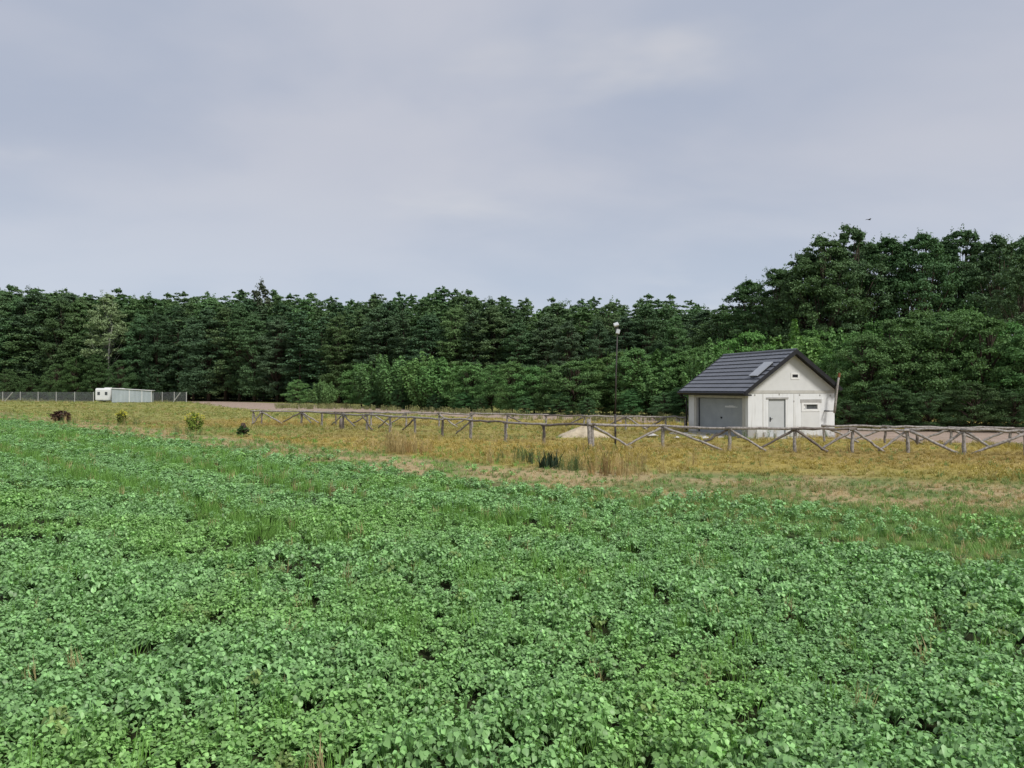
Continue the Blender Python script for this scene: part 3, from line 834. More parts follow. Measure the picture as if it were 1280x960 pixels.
for bi, (p, d, yt) in enumerate(((1060, 49, 500), (1110, 48, 480), (1160, 47.5, 488), (1215, 47, 478), (1265, 46, 485))):
    plant('low_bush', rnd.choice(mounds), at(p, d), zat(yt, d), jit((0.070, 0.130, 0.050), .14), 'low dark bush below the big bushes, %s away from the garage' % ORD[bi],
          'bush', 'low bushes beside the garage', rnd.uniform(1.3, 1.7))

# bushes in front of the pines
for (p, yt) in ((372, 480), (405, 478), (452, 462), (475, 450), (505, 443), (535, 441), (560, 448), (588, 458), (615, 463), (640, 459), (668, 463), (690, 461),
                (718, 458), (742, 452), (768, 443), (795, 440), (822, 447), (848, 446), (872, 442), (895, 436)):
    d = np.interp(p, [360, 440, 640, 870, 900], [120, 108, 82, 71, 68]) + rnd.uniform(-1.5, 2.5)
    plant('woodland_bush', rnd.choice(bushes if rnd.random() < .3 else mounds), at(p, d), zat(yt - 5 + rnd.uniform(-3, 3), d), jit((0.142, 0.270, 0.088), .14),
          ('mid green bush behind the lamp pole' if p == 768 else
           'mid green bush, %s from the lamp pole towards the garage' % ORD[[795, 822, 848, 872, 895].index(p)] if p > 768 else
           'mid green bush, %s from the lamp pole towards the caravan' % ORD[[742, 718, 690, 668, 640, 615, 588, 560, 535, 505, 475, 452, 405, 372].index(p)]), 'bush', 'bushes in front of the pines', rnd.uniform(1.05, 1.4))
for (p, yt) in ((465, 490), (500, 485), (545, 492), (580, 490), (600, 497), (655, 495), (700, 490), (735, 497), (790, 487), (830, 490), (860, 480)):
    d = np.interp(p, [440, 640, 870], [104, 79, 68]) + rnd.uniform(-1.5, .5)
    plant('edge_shrub', rnd.choice(mounds), at(p, d), zat(yt, d), jit((0.094, 0.196, 0.078), .16), ('low shrub below the bush row, %s from the lamp pole towards the garage' % ORD[[790, 830, 860].index(p)] if p > 770 else
           'low shrub below the bush row, %s from the lamp pole towards the caravan' % ORD[[735, 700, 655, 600, 580, 545, 500, 465].index(p)]),
          'shrub', 'low shrubs at the foot of the bush row', rnd.uniform(1.1, 1.5))
for (p, yt) in ((-60, 455), (-20, 462), (8, 460), (38, 467), (70, 455), (95, 446), (122, 443), (150, 452)):
    plant('young_tree', rnd.choice(mounds), at(p, np.interp(p, [0, 150], [168, 155.5])), zat(yt, 165), jit((0.085, 0.155, 0.056), .14),
          'young leafy tree behind the chain link fence, %s counting from the birch outwards' % ORD[[150, 122, 95, 70, 38, 8, -20, -60].index(p)], 'tree', 'young trees behind the chain link fence', rnd.uniform(.8, 1.0))

# ------------------------------------------------------------------ garage
HN = (12.3, 40.1, 0.0)
house = tag(empty('garage_building', HN, R(15)), 'white garage with dark slate coloured pitched roof and grey doors', 'garage')
W_, L_ = 5.25, 6.45
SL = 0.73; EAVE_Z = 2.44; OL, OF, OB = .40, .40, .45
OR = .08
RX = W_ / 2
def roof_z(x): return EAVE_Z + (min(x, W_ - x) + OL) * SL        # top of roof
WT = roof_z(0) - .15
def wall_grid(xs, zs, holes, y0, y1):
    """boxes between grid lines leaving holes (x0,x1,z0,z1) open, welded as one mesh"""
    m = MB()
    for i in range(len(xs) - 1):
        for j in range(len(zs) - 1):
            cx, cz = (xs[i] + xs[i + 1]) / 2, (zs[j] + zs[j + 1]) / 2
            if any(h[0] < cx < h[1] and h[2] < cz < h[3] for h in holes): continue
            m.box(xs[i], xs[i + 1], y0, y1, zs[j], zs[j + 1])
    return m
BZ0, BZ1 = 2.37, 2.53
door_h = (1.21, 2.24, .06, 2.06); win_h = (3.28, 4.22, 1.46, 1.82)
# front wall, built as masonry columns between the openings
fw = MB()
fw.box(0, door_h[0], 0, .25, .10, BZ0).box(door_h[1], win_h[0], 0, .25, .10, BZ0).box(win_h[1], W_, 0, .25, .10, BZ0)
fw.box(door_h[0], door_h[1], 0, .25, door_h[3], BZ0).box(win_h[0], win_h[1], 0, .25, .10, win_h[2]).box(win_h[0], win_h[1], 0, .25, win_h[3], BZ0)
fw.build('wall', M_white, house)
MB().prism([(.0, BZ1), (W_, BZ1), (W_, roof_z(W_) - .15), (RX + .02, roof_z(RX) - .15), (RX - .02, roof_z(RX) - .15), (0, WT)], .0, .25).build('gable', M_plaster, house)
MB().prism([(.0, .10), (W_, .10), (W_, WT), (RX, roof_z(RX) - .15), (0, WT)], L_ - .25, L_).build('wall', M_white, house)
MB().box(-.012, W_ + .012, -.018, .262, BZ0 + .002, BZ1 - .002).build('ring_beam', M_concl, house)
MB().box(W_ - .25, W_, .252, L_ - .252, .10, WT - .02).build('wall', M_white, house)
# plinth and foundation
MB().box(-.03, .50, -.035, .20, .0, .52).build('plinth_corner', M_conc, house)
MB().box(-.02, W_ + .02, -.025, L_ + .02, -.05, .098).build('plinth', M_conc, house)
# garage-door side (faces -x)
gy0, gy1, gz1 = .56, 5.50, 2.10
MB().box(0, .30, .252, gy0, .10, 2.36).build('wall', M_concl, house)
MB().box(0, .30, gy1, L_ - .252, .10, 2.36).build('wall', M_white, house)
MB().box(.001, .30, gy0, gy1, gz1, 2.36).build('garage_lintel', M_concl, house)
MB().box(-.012, .25, .263, L_ - .255, 2.362, 2.53).build('ring_beam', M_conc, house)
MB().box(-.006, .10, gy1 - .002, gy1 + .28, .102, 2.358).build('door_jamb', M_concl, house)
gd = MB().box(.20, .25, gy0 + .03, gy1 - .03, .10, gz1 - .03)
gdo = gd.build('garage_door', M_garage, house)
for z in (.52, .94, 1.36, 1.78): MB().box(.190, .199, gy0 + .035, gy1 - .035, z, z + .015).build('door_rib', M_garage, gdo)
MB().box(.165, .198, 2.92, 3.06, .98, 1.04).box(.150, .165, 2.94, 2.99, .93, 1.06).build('handle', M_black, gdo)
mk = MB(); mk.box(.192, .199, 1.55, 2.62, 1.585, 1.67).box(.1925, .199, 1.75, 2.20, 1.672, 1.70).box(.1925, .199, 1.35, 1.53, 1.60, 1.64)
mk.build('scuff_mark', M_mark, gdo)
MB().box(.14, .25, gy0, gy0 + .028, .10, gz1).box(.14, .25, gy1 - .028, gy1, .10, gz1).box(.14, .25, gy0 + .03, gy1 - .03, gz1 - .028, gz1 - .001).build('door_frame', M_black, house)
# front door
dr = MB().box(door_h[0] + .05, door_h[1] - .05, .06, .11, .07, door_h[3] - .05).build('door', M_door, house)
MB().box(door_h[0] + .12, door_h[0] + .15, .01, .06, .98, 1.06).box(door_h[0] + .12, door_h[0] + .26, .0, .02, 1.03, 1.055).box(door_h[0] + .105, door_h[0] + .165, .05, .059, .88, 1.12).build('handle', M_black, dr)
MB().box(door_h[0], door_h[0] + .048, .04, .14, .07, door_h[3]).box(door_h[1] - .048, door_h[1], .04, .14, .07, door_h[3]).box(door_h[0] + .05, door_h[1] - .05, .04, .14, door_h[3] - .048, door_h[3] - .002).build('door_frame', M_metald, house)
MB().box(1.06, 2.40, -.02, .05, 2.062, 2.16).build('lintel', M_conc, house)
MB().box(1.0, 2.4, -.45, -.03, 0, .07).build('doorstep', M_concl, house)
# window
wf = MB()
x0, x1, z0, z1 = 3.19, 4.31, 1.40, 1.862
wf.box(x0, 3.32, -.028, .06, z0, z1).box(4.18, x1, -.028, .06, z0, z1).box(3.321, 4.179, -.026, .06, z0, 1.53).box(3.321, 4.179, -.026, .06, 1.775, z1)
wf.box(3.47, 3.50, .0, .05, 1.531, 1.774)
wo = wf.build('window', M_frame, house)
MB().box(3.321, 4.179, .055, .075, 1.531, 1.774).build('pane', M_glass, wo)
MB().box(3.335, 3.455, .03, .045, 1.55, 1.75).build('sash', M_frame, wo)
MB().box(3.13, 4.43, -.02, .05, 1.864, 2.05).build('lintel', M_conc, house)
MB().box(3.19, 4.31, -.008, .02, .13, 1.395).build('infill_panel', M_plaster, house)
# gable vent
vf = MB(); vx0, vx1, vz0, vz1 = 2.64, 2.98, 3.21, 3.37
vf.box(2.56, vx0, -.02, .03, 3.11, 3.46).box(vx1, 3.07, -.02, .03, 3.11, 3.46).box(vx0 + .001, vx1 - .001, -.018, .03, 3.11, vz0).box(vx0 + .001, vx1 - .001, -.018, .03, vz1, 3.46)
vo = vf.build('vent', M_frame, house)
MB().box(vx0, vx1, -.004, .02, vz0, vz1).build('grille', M_black, vo)
# pilaster strips, meter box, bolts of the wall
for xx in (.86, 2.72): MB().box(xx, xx + .035, -.006, .02, .12, 2.34).build('wall_joint', M_concl, house)
MB().box(.88, 1.0, -.05, -.001, .16, .33).build('socket_box', M_conc, house)
for xx, zz in ((.36, 2.24), (1.82, 2.27), (3.05, 2.24), (4.30, 2.22), (4.95, 2.2), (2.70, 1.9), (4.95, .22)):
    MB().box(xx, xx + .07, -.012, -.001, zz, zz + .09).build('wall_patch', M_conc, house)
# roof
roof = MB()
T_ = .10
for s in (0, 1):
    x_e, x_r = (-OL, RX) if s == 0 else (W_ + OR, RX)
    ze_ = EAVE_Z if s == 0 else EAVE_Z + (OL - OR) * SL
    pts = [(x_e, ze_ - .02), (x_r, roof_z(RX) - .02), (x_r, roof_z(RX) - .02 - T_), (x_e, ze_ - .02 - T_)]
    if s == 0: pts = pts[::-1]
    roof.prism(pts, -OF + .02, L_ + OB - .02)
ro = roof.build('roof', M_black, house)
NC = 10
run = RX + OL
cm = MB()
y0, y1 = -OF + .03, L_ + OB - .03
dx = run / NC; th = .055
nseg = 36
vs, fs = [], []
for j in range(nseg + 1):
    yy = y0 + (y1 - y0) * j / nseg
    rib = .012 if j % 2 else 0.0
    vs += [(.075, yy, -.01), (0, yy, th + rib), (dx * 1.06, yy, dx * 1.06 * SL + .008 + rib * .4)]
for j in range(nseg):
    a = j * 3; b = a + 3
    fs += [[a, a + 1, b + 1, b], [a + 1, a + 2, b + 2, b + 1]]
cme = np_mesh('roof_course', np.array(vs), fs, M_roof)
for i in range(NC):
    o = link('roof_course', cme, ro); o.location = (-OL - .02 + dx * i, 0, EAVE_Z - .012 + dx * i * SL)
vs2 = [(-p[0], p[1], p[2]) for p in vs]
cme2 = np_mesh('roof_course', np.array(vs2), [f[::-1] for f in fs], M_roof)
for i in range(1, NC):
    o = link('roof_course', cme2, ro); o.location = (W_ + OL + .02 - dx * i, 0, EAVE_Z - .012 + dx * i * SL)
MB().tube([(RX, -OF, roof_z(RX) + .01), (RX, L_ + OB, roof_z(RX) + .01)], .085, 8).build('ridge_cap', M_roof, ro)
for yv0, yv1 in ((-OF - .03, -OF + .015), (L_ + OB - .015, L_ + OB + .03)):
    for s in (0, 1):
        x_e, x_r = (-OL - .03, RX) if s == 0 else (W_ + OR + .03, RX)
        ze, zr = EAVE_Z - .02 + (0 if s == 0 else (OL - OR) * SL), roof_z(RX) + .035
        pts = [(x_e, ze + .05), (x_r, zr + .03), (x_r, zr - .23), (x_e, ze - .17)]
        if s == 0: pts = pts[::-1]
        MB().prism(pts, yv0, yv1).build('bargeboard', M_black, ro)
for s in (0, 1):
    xg = -OL - .075 if s == 0 else W_ + OR + .075
    zg = EAVE_Z - .07 + (0 if s == 0 else (OL - OR) * SL)
    MB().tube([(xg, -OF, zg), (xg, L_ + OB, zg)], .065, 8).build('gutter', M_black, ro)
MB().box(-OL, -.013, -OF + .03, L_ + OB - .03, EAVE_Z - .20, EAVE_Z - .13).build('soffit', M_black, ro)
MB().tube([(-OL - .07, L_ + .15, EAVE_Z - .12), (-OL - .05, L_ + .15, EAVE_Z - .25), (-.10, L_ + .08, 2.05), (-.09, L_ + .08, 1.8), (-.09, L_ + .08, .12)], .05, 8).build('downpipe', M_black, house, smooth=True)
# panel standing off the roof slope
def on_slope(f, off): return (-OL + run * f - SL * off / 1.24, EAVE_Z + run * f * SL + off / 1.24)
a, b = on_slope(.34, .10), on_slope(.66, .13)
a2, b2 = on_slope(.34, .15), on_slope(.66, .18)
pn = MB().prism([a, b, b2, a2][::1], .04, .82).build('roof_panel', M_panel, ro)
a, b, a2, b2 = on_slope(.35, .0), on_slope(.65, .0), on_slope(.35, .095), on_slope(.65, .125)
MB().prism([a, b, b2, a2], .07, .79).build('panel_frame', M_black, pn)
# service pole bracketed to the front corner
sp = MB().tube([(4.88, -.47, 1.32), (4.94, -.48, 1.9), (5.02, -.50, 2.6), (5.14, -.53, 3.42)], [.062, .066, .062, .05], 8).build('service_pole', M_log, house, smooth=True)
MB().tube([(5.115, -.53, 3.22), (5.148, -.53, 3.45)], .066, 8).build('rusty_cap', M_rust, sp)
MB().box(4.60, 4.92, -.42, -.38, 1.40, 1.45).box(4.60, 4.64, -.379, -.001, 1.39, 1.46).build('bracket', M_black, sp)

# rubble and a slab in front of the garage door
rub = random.Random(5)
def rock_mesh(seed, s):
    rg = random.Random(seed); m = MB()
    pts = [(0, 0, 1), (0, 0, -.4)] + [(math.cos(k * 1.047) * rg.uniform(.7, 1.2), math.sin(k * 1.047) * rg.uniform(.7, 1.2), rg.uniform(.0, .5)) for k in range(6)]
    f = [[0, 2 + k, 2 + (k + 1) % 6] for k in range(6)] + [[1, 2 + (k + 1) % 6, 2 + k] for k in range(6)]
    m.add([(p[0] * s, p[1] * s, p[2] * s * .6) for p in pts], f); return m
for i, (p, y, s, lab) in enumerate(((815, 547, .34, 'pale stone lying in the grass between lamp pole and garage'), (881, 550, .30, 'pale broken stone lying before the grey garage door'),
                                    (846, 549, .22, 'small pale stone near the garage downpipe'))):
    tag(rock_mesh(i, s).build('stone', M_stone, None, ground_px(p, y) + np.array((0, 0, .05)), bevel=.02), lab, 'stone')
ramp = MB().box(-1.9, -.03, 1.2, 5.2, .0, .06).build('driveway_slab', M_concl, house)

# ------------------------------------------------------------------ log fences
lr = random.Random(21)
def log_mesh(m, p0, p1, r0, r1, wob=.03, seg=6):
    p0, p1 = Vector(p0), Vector(p1)
    pts, rr = [], []
    for i in range(seg + 1):
        t = i / seg
        w = wob * (1 if 0 < i < seg else .3)
        pts.append(p0.lerp(p1, t) + Vector((lr.uniform(-w, w), lr.uniform(-w, w), lr.uniform(-w, w))))
        rr.append((r0 + (r1 - r0) * t) * lr.uniform(.86, 1.14))
    m.tube(pts, rr, 8); return m
def log(name, root, p0, p1, r0, r1, wob=.03, mat=None):
    o = Vector(root.location)
    m = MB(); log_mesh(m, Vector(p0) - o, Vector(p1) - o, r0, r1, wob)
    return m.build(name, mat or (M_log if lr.random() < .75 else M_logdark), root, smooth=True)
def on_line(A, B, px):                     # where the sight line of column px meets A-B
    k = (px - 640) / F
    t = (A[0] - k * A[1]) / ((A[0] - k * A[1]) - (B[0] - k * B[1]))
    return A + (B - A) * t
def fence_run(root, pts, heights, braces, r=.075, over=.12, post_r=.075):
    n = len(pts)
    dirs = []
    for i, p in enumerate(pts):
        h = heights[i]
        log('post', root, (p[0], p[1], -.25), (p[0] + lr.uniform(-.04, .04), p[1], h + over * lr.uniform(-.6, .5)), post_r * 1.1, post_r * .9, .02)
    for i in range(n - 1):
        a, b = pts[i], pts[i + 1]
        off = np.array((0, -.07, 0))
        d = (b - a) / np.linalg.norm(b - a)
        a2 = a - d * .15; b2 = b + d * .15
        log('rail', root, (a2[0], a2[1] - .06, heights[i] + lr.uniform(-.03, .03)), (b2[0], b2[1] - .06, heights[i + 1] + lr.uniform(-.03, .03)), r, r * .85, .035)
        br = braces[i % len(braces)] if braces else None
        if not br: continue
        za, zb = heights[i] - .07, heights[i + 1] - .07
        def P(t, z, oy=.06): q = a + (b - a) * t; return (q[0], q[1] - oy, z)
        if br == 'V':
            log('brace', root, P(.02, za, .09), P(.56, .04, .09), .055, .05, .03); log('brace', root, P(.98, zb, .02), P(.46, .10, .02), .055, .045, .03)
        elif br == 'L':      # long log from the first post, short one from the second
            log('brace', root, P(.02, za, .09), P(.90, .02, .09), .06, .05, .03); log('brace', root, P(.98, zb, .02), P(.60, .30, .02), .055, .045, .03)
        elif br == 'R':
            log('brace', root, P(.98, zb, .09), P(.08, .02, .09), .06, .05, .03); log('brace', root, P(.02, za, .02), P(.42, .30, .02), .055, .045, .03)
        elif br == 'a':
            log('brace', root, P(.02, za, .06), P(.5, .22, .06), .05, .045, .03)
        elif br == 'b':
            log('brace', root, P(.98, zb, .06), P(.5, .22, .06), .05, .045, .03)
FA, FB = np.array((-18.8, 56.0, 0)), np.array((10.4, 47.2, 0))
NA = on_line(FA, FB, 377); ND = np.array((3.45, 33.6, 0))
near_px = [377, 402, 429, 459, 488, 519, 553, 588, 632, 680]
near = [on_line(NA, ND, p) for p in near_px]
front_root = tag(empty('log_fence', NA), 'weathered log rail fence bending at a tall post and crossing before the garage', 'fence')
hts = [.96, .97, .95, .97, .96, .97, .96, .97, .95, .94]
right_pts = [at(740, 33.6), at(828, 33.7), at(911, 32.5), at(993, 31.8), at(1065, 31.5), at(1135, 31.5), at(1205, 30.7), at(1281, 30.2), at(1362, 29.8), at(1450, 29.4)]
right_h = [1.06, 1.0, .97, .98, .99, .97, .98, .95, .95, .95]
fence_run(front_root, near + right_pts, hts + right_h,
          ['a', 'b', 'a', 'b', 'b', None, 'b', None, None, None, 'V', 'L', 'V', 'V', 'V', 'L', 'R', 'V', 'V'], .06)
log('post', front_root, (ND[0] - .05, ND[1], -.2), (ND[0] - .1, ND[1] - .02, 1.30), .10, .085, .02)
pp = on_line(NA, ND, 459); log('brace', front_root, (pp[0] - .3, pp[1], .93), (pp[0] + .35, pp[1] - .1, .02), .06, .055, .02, M_logdark)

far_px = [316, 327, 377, 420, 464, 508, 549, 590, 634, 683, 730, 782, 832, 856]
far = [on_line(FA, FB, p) for p in far_px]
far_h = [.98, .98, .97, .95, .95, .94, .93, .92, .92, .90, .89, .88, .86, .86]
back_root = tag(empty('log_fence', FA), 'grey log rail fence running along the bare soil before the bushes', 'fence')
fence_run(back_root, far, far_h, ['R', 'V', 'a', 'b', 'V', None, 'V', None, 'a', 'b', 'b', 'V', None], .055, .05, .06)
yard = [at(1030, 37.5), at(1106, 36.8), at(1188, 36.0), at(1262, 35.3), at(1345, 34.5), at(1430, 34)]
yard_root = tag(empty('log_fence', yard[0]), 'lower log rail fence by the bare yard behind the front fence', 'fence')
fence_run(yard_root, yard, [.80] * 6, ['V', 'V', 'V', 'V', 'V'], .06, .05, .06)
tag(MB().tube([(0, 0, -.2), (.02, 0, .35), (.0, .01, .55)], [.07, .07, .06], 8).build('stump_post', M_logdark, None, ground_px(1146, 556), smooth=True),
    'short dark stump standing in the bare yard', 'post')
tag(MB().tube([(0, 0, -.2), (.0, .01, .45), (.02, .01, .72)], [.11, .10, .09], 8).build('stump_post', M_logdark, None, on_line(NA, ND, 428) + np.array((.1, -.9, 0)), smooth=True),
    'short dark stump in the dry grass before the long fence', 'post')

# ------------------------------------------------------------------ lamp pole
LP = on_line(at(740, 33.6), at(828, 33.7), 770) + np.array((0, .22, 0))
lamp = tag(empty('lamp_pole', LP), 'thin dark pole with two white floodlights on top', 'lamp pole')
MB().tube([(0, 0, -.3), (0, 0, 1.5)], .045, 8).build('lower_pole', M_pole, lamp, smooth=True)
MB().tube([(0, 0, 1.501), (.03, 0, 3.2), (.10, 0, 5.3)], [.034, .030, .026], 8).build('pole', M_pole, lamp, smooth=True)
def flood(z, x, rot, w, h):
    m = MB().box(-w / 2, w / 2, -.05, .05, -h / 2, h / 2)
    o = m.build('floodlight', M_lampw, lamp, (x, -.12, z), bevel=.015); o.rotation_euler = rot
    l = MB().box(-w / 2 + .02, w / 2 - .02, -.058, -.051, -h / 2 + .02, h / 2 - .02).build('lens', M_lens, o)
    return o
flood(5.43, .02, (R(-38), R(-18), R(6)), .22, .17)
flood(5.12, .10, (R(-10), R(14), R(-12)), .16, .20)
MB().tube([(.09, 0, 5.1), (.06, -.05, 5.25), (.02, -.08, 5.4)], .025, 6).box(.0, .16, -.07, .02, 5.18, 5.28).build('bracket', M_pole, lamp)

# ------------------------------------------------------------------ sand heap
def heap(name, loc, rx, ry, h, mat, seed):
    nr, na = 9, 28
    rg = np.random.default_rng(seed); V = [(0, 0, h)]
    for i in range(1, nr + 1):
        t = i / nr
        for k in range(na):
            a = 2 * math.pi * k / na
            e = 1 + .16 * math.sin(3 * a + seed) + .09 * math.sin(7 * a) + .05 * math.sin(11 * a + i)
            V.append((math.cos(a) * rx * t * e, math.sin(a) * ry * t * e, h * (1 - t) ** .9 * rg.uniform(.90, 1.05) - (.03 if i == nr else 0)))
    Fc = [[0, 1 + k, 1 + (k + 1) % na] for k in range(na)]
    for i in range(nr - 1):
        for k in range(na):
            a = 1 + i * na + k; b = 1 + i * na + (k + 1) % na
            Fc.append([a, a + na, b + na, b])
    return link(name, np_mesh(name, np.array(V), Fc, mat, True), None, loc)
tag(heap('sand_heap', at(730, 42.0), 1.35, 1.2, .62, M_sand, 4), 'heap of pale sand in the meadow behind the fence', 'sand heap')

# ------------------------------------------------------------------ shed, caravan, chain link fence
SH = at(139.5, 139.0)
shed = tag(empty('metal_shed', SH, R(14)), 'long grey corrugated metal shed beside the caravan', 'shed')
SLn, SWd = 6.55, 2.5
nco = 60
vs, fs = [], []
for i in range(nco + 1):
    xx = SLn * i / nco; dd = -.045 if i % 2 else 0.0
    zt = 2.55 - .42 * i / nco
    vs += [(xx, dd, .05), (xx, dd, zt)]
for i in range(nco): fs.append([2 * i, 2 * i + 2, 2 * i + 3, 2 * i + 1])
link('side_wall', np_mesh('side_wall', np.array(vs), fs, M_metal), shed)
MB().box(.0, .06, .06, SWd, .05, 2.50).build('end_wall', M_metald, shed)
MB().box(SLn - .06, SLn, .06, SWd, .05, 2.12).build('end_wall', M_metal, shed)
MB().box(.06, SLn - .06, SWd, SWd + .06, .05, 2.1).build('back_wall', M_metal, shed)
MB().add([(-.15, -.2, 2.58), (SLn + .2, -.2, 2.14), (SLn + .2, SWd + .2, 2.14), (-.15, SWd + .2, 2.58), (-.15, -.2, 2.65), (SLn + .2, -.2, 2.21), (SLn + .2, SWd + .2, 2.21), (-.15, SWd + .2, 2.65)],
         [(3, 2, 1, 0), (4, 5, 6, 7), (0, 1, 5, 4), (1, 2, 6, 5), (2, 3, 7, 6), (3, 0, 4, 7)]).build('roof', M_frame, shed)
for xx in (.0, 2.9, 5.0, 6.6): MB().box(xx, xx + .09, -.09, -.047, .05, 2.5 - .42 * xx / SLn).build('post', M_frame if xx > 2 else M_metald, shed)

CV = at(128.5, 141.5)
van = tag(empty('caravan', CV, R(-6)), 'white caravan with two small end windows parked by the metal shed', 'caravan')
cw, cl_, ch = 2.95, 4.6, 2.62
prof = []
for (cx, cz, a0) in ((cl_ - .45, ch - .45, 0), (.35, ch - .35, 90), (.25, .55, 180), (cl_ - .25, .55, 270)):
    rr = .45 if a0 == 0 else (.35 if a0 == 90 else .25)
    for k in range(5):
        a = R(a0 + 22.5 * k); prof.append((cx + rr * math.cos(a), cz + rr * math.sin(a)))
m = MB(); n_ = len(prof)
m.add([(-cw / 2, y, z) for y, z in prof] + [(cw / 2, y, z) for y, z in prof],
      [list(range(n_))[::-1], list(range(n_, 2 * n_))] + [[i, (i + 1) % n_, (i + 1) % n_ + n_, i + n_] for i in range(n_)])
m.build('body', M_caravan, van, bevel=.05)
for xx in (-1.05, .42):
    wo = MB().box(xx, xx + .50, -.03, .01, 1.35, 1.95).build('window', M_metald, van)
    MB().box(xx + .05, xx + .45, -.045, -.031, 1.40, 1.90).build('pane', M_glass, wo)
MB().box(-.5, .5, 1.2, 2.0, ch - .01, ch + .12).build('roof_hatch', M_frame, van, bevel=.03)
for xx in (-1.2, 1.2):
    w = MB().tube([(xx - .08, 2.2, .33), (xx + .08, 2.2, .33)], .33, 16).build('wheel', M_black, van)
    MB().tube([(xx - .09, 2.2, .33), (xx + .09, 2.2, .33)], .16, 10).build('hub', M_frame, w)
MB().box(-1.3, 1.3, .06, .16, .28, .42).build('bumper', M_metald, van)
MB().tube([(0, .3, .4), (0, -.9, .42)], .04, 6).build('drawbar', M_black, van)

def chain_fence(A, B, label, braces, height=1.85, posts=7):
    A, B = Vector(A), Vector(B)
    root = tag(empty('chain_link_fence', A), label, 'fence')
    Lf = (B - A).length; root.rotation_euler = (0, 0, math.atan2(B.y - A.y, B.x - A.x))
    for i in range(posts):
        xx = Lf * i / (posts - 1)
        MB().box(xx - .05, xx + .05, -.05, .05, -.2, height + .06).build('post', M_cpost, root)
    for xx, dr_ in braces:
        MB().tube([(xx, 0, height - .1), (xx + dr_, -.05, 0)], .085, 6).build('brace', M_cpost, root)
    m = MB()
    v, f = [], []
    st = .16; w = .016
    k = -height
    def wire(p, q):
        b = len(v); d = Vector((q[0] - p[0], 0, q[1] - p[1])).normalized(); nx_, nz_ = -d.z * w / 2, d.x * w / 2
        for (a, c) in ((p, 1), (p, -1), (q, -1), (q, 1)):
            v.append((a[0] + nx_ * c, 0.0, a[1] + nz_ * c))
        for (a, c) in ((p, 1), (p, -1), (q, -1), (q, 1)):
            v.append((a[0] + nx_ * c, w, a[1] + nz_ * c))
        f.extend([[b, b + 1, b + 2, b + 3], [b + 7, b + 6, b + 5, b + 4], [b, b + 3, b + 7, b + 4], [b + 1, b + 5, b + 6, b + 2]])
    while k < Lf:
        for s in (1, -1):
            p = [k, .05] if s == 1 else [k, height]; q = [k + height, height] if s == 1 else [k + height, .05]
            if p[0] < 0: t = -p[0] / (q[0] - p[0]); p = [0, p[1] + (q[1] - p[1]) * t]
            if q[0] > Lf: t = (Lf - p[0]) / (q[0] - p[0]); q = [Lf, p[1] + (q[1] - p[1]) * t]
            if q[0] - p[0] > .02: wire(p, q)
        k += st
    for zz in (.06, height / 2, height): wire((0, zz), (Lf, zz))
    o = m.add(v, f).build('wire_mesh', M_wire, root); o['kind'] = 'stuff'
    return root
chain_fence(at(-120, 162), at(117, 147), 'grey chain link fence on concrete posts before the pines', [(19.6, -1.9), (22.6, -1.9), (30, -1.9)], posts=12)
chain_fence(at(188, 146), at(233, 144), 'short chain link fence ending in a braced corner post past the shed', [(6.6, -1.5)], posts=4)

# ------------------------------------------------------------------ small plants by the field edge
def small_bush(name, p, py, w_px, h_px, tint, label, seed, flowers=False, cat='bush', stems=16, leaf=.06, dome=False):
    loc = ground_px(p, py); s = F / loc[1]; loc[2] = -.12 if dome else 0.0
    h = h_px / s; w = w_px / s / 2
    if dome: cm, tm, hh = make_broadleaf(seed, h, w, .03, leaf, 40, 70, None, 1.0, .26 * w)
    else: cm, tm, hh = make_bush(seed, h, w * .8, stems, leaf, 6, .28 * max(w, .5))
    root = empty(name, loc)
    c = link('crown', cm, root); c.color = (*tint, 1); link('trunk', tm, root)
    if flowers:
        rg = np.random.default_rng(seed + 1)
        n = 120
        a = rg.uniform(0, 6.28, n); r = np.sqrt(rg.uniform(0, 1, n)) * w
        P = np.stack([np.cos(a) * r, np.sin(a) * r, h * (1.0 - .3 * (r / w) ** 2) * rg.uniform(.80, 1.05, n)], 1)
        V, Fq = leaf_quads(P, unit(rg.normal(size=(n, 3)) * .4 + np.array((0, -.3, 1))), .05, rg, .7)
        link('blossom', np_mesh('blossom', V, Fq, M_flower), root)
    return tag(root, label, cat)
small_bush('copper_bush', 76, 527, 24, 15, (0.080, 0.044, 0.030), 'dark copper brown dome shaped bush on the field edge', 801, leaf=.07, dome=True)
small_bush('goldenrod_plant', 152, 530, 15, 17, (0.17, 0.20, 0.04), 'small yellow flowering plant between the brown bush and the larger yellow bush', 802, True, 'plant')
small_bush('flowering_bush', 243, 539, 26, 24, (0.20, 0.28, 0.05), 'green bush with yellow top growing at the field edge', 803, True)
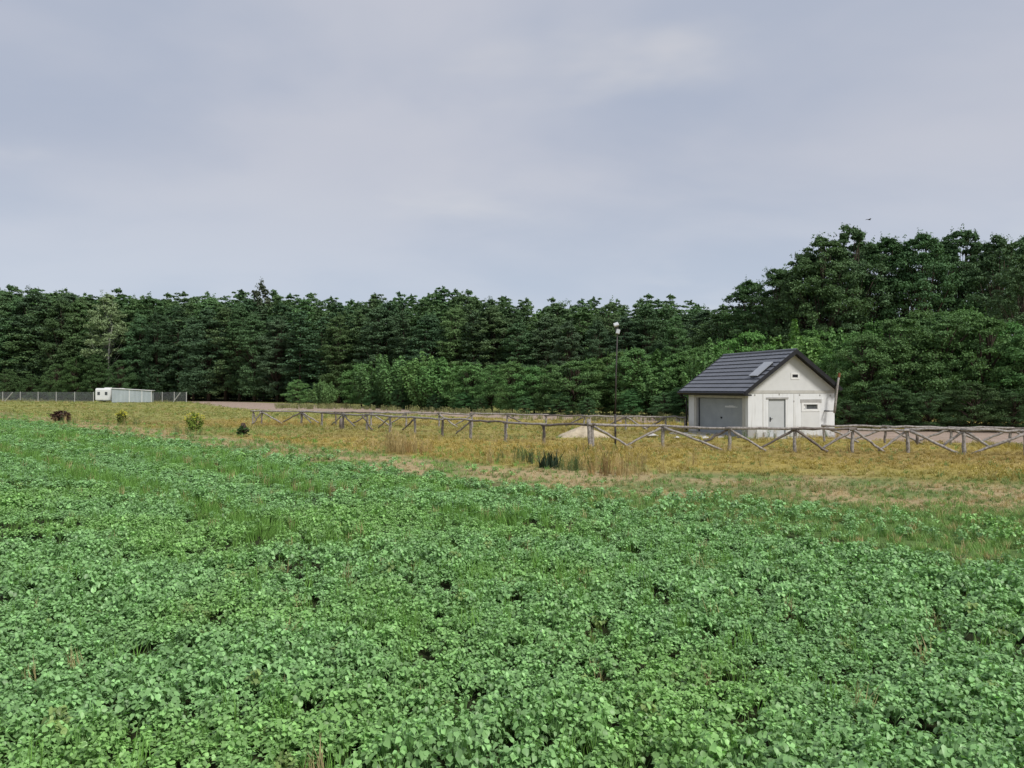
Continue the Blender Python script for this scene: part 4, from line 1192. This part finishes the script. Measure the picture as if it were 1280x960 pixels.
small_bush('round_bush', 304, 544.5, 15, 15, (0.062, 0.125, 0.042), 'small round dark green bush near the corner of the log fence', 804, leaf=.05, dome=True)
def spiky(name, p, py, n_, h, spread, width, droop, tint, label, seed):
    me = tuft_mesh(seed, n_, h, spread, width, droop); me.materials.clear(); me.materials.append(M_crown)
    root = empty(name, ground_px(p, py))
    c = link('leaves', me, root); c.color = (*tint, 1)
    return tag(root, label, 'plant')
spiky('spiky_plant', 687, 585, 60, .62, .55, .028, .55, (0.035, 0.060, 0.034), 'dark spiky clump of leaves by the stubble strip', 805)
spiky('weed_plant', 663, 580, 26, .62, .22, .020, .35, (0.075, 0.115, 0.05), 'thin green weed standing next to the dark spiky clump', 806)

# ------------------------------------------------------------------ bird
bird = tag(empty('bird', (at(1087, 100)[0], 100, zat(274.5, 100)), R(20)), 'small dark bird flying above the tall trees', 'bird')
MB().tube([(-.24, 0, 0), (-.14, 0, .02), (0, 0, .03), (.14, 0, .02), (.22, 0, .03), (.28, 0, .02)], [.02, .06, .075, .055, .045, .01], 8).build('body', M_bird, bird, smooth=True)
for s in (1, -1):
    MB().add([(.10, s * .05, .04), (-.10, s * .05, .04), (-.12, s * .28, .13), (.08, s * .28, .14), (-.14, s * .52, .08), (-.06, s * .54, .08),
              (.10, s * .05, .055), (-.10, s * .05, .05), (-.12, s * .28, .14), (.08, s * .28, .155), (-.14, s * .52, .085), (-.06, s * .54, .09)],
             [[0, 1, 2, 3], [3, 2, 4, 5], [9, 8, 7, 6], [11, 10, 8, 9], [0, 3, 9, 6], [1, 7, 8, 2], [3, 5, 11, 9], [2, 8, 10, 4]]).build('wing', M_bird, bird)
MB().add([(-.20, .03, .02), (-.20, -.03, .02), (-.40, -.07, .02), (-.40, .07, .02), (-.20, .03, .035), (-.20, -.03, .035), (-.40, -.07, .03), (-.40, .07, .03)],
         [[0, 1, 2, 3], [7, 6, 5, 4], [0, 3, 7, 4], [1, 5, 6, 2], [2, 6, 7, 3]]).build('tail', M_bird, bird)
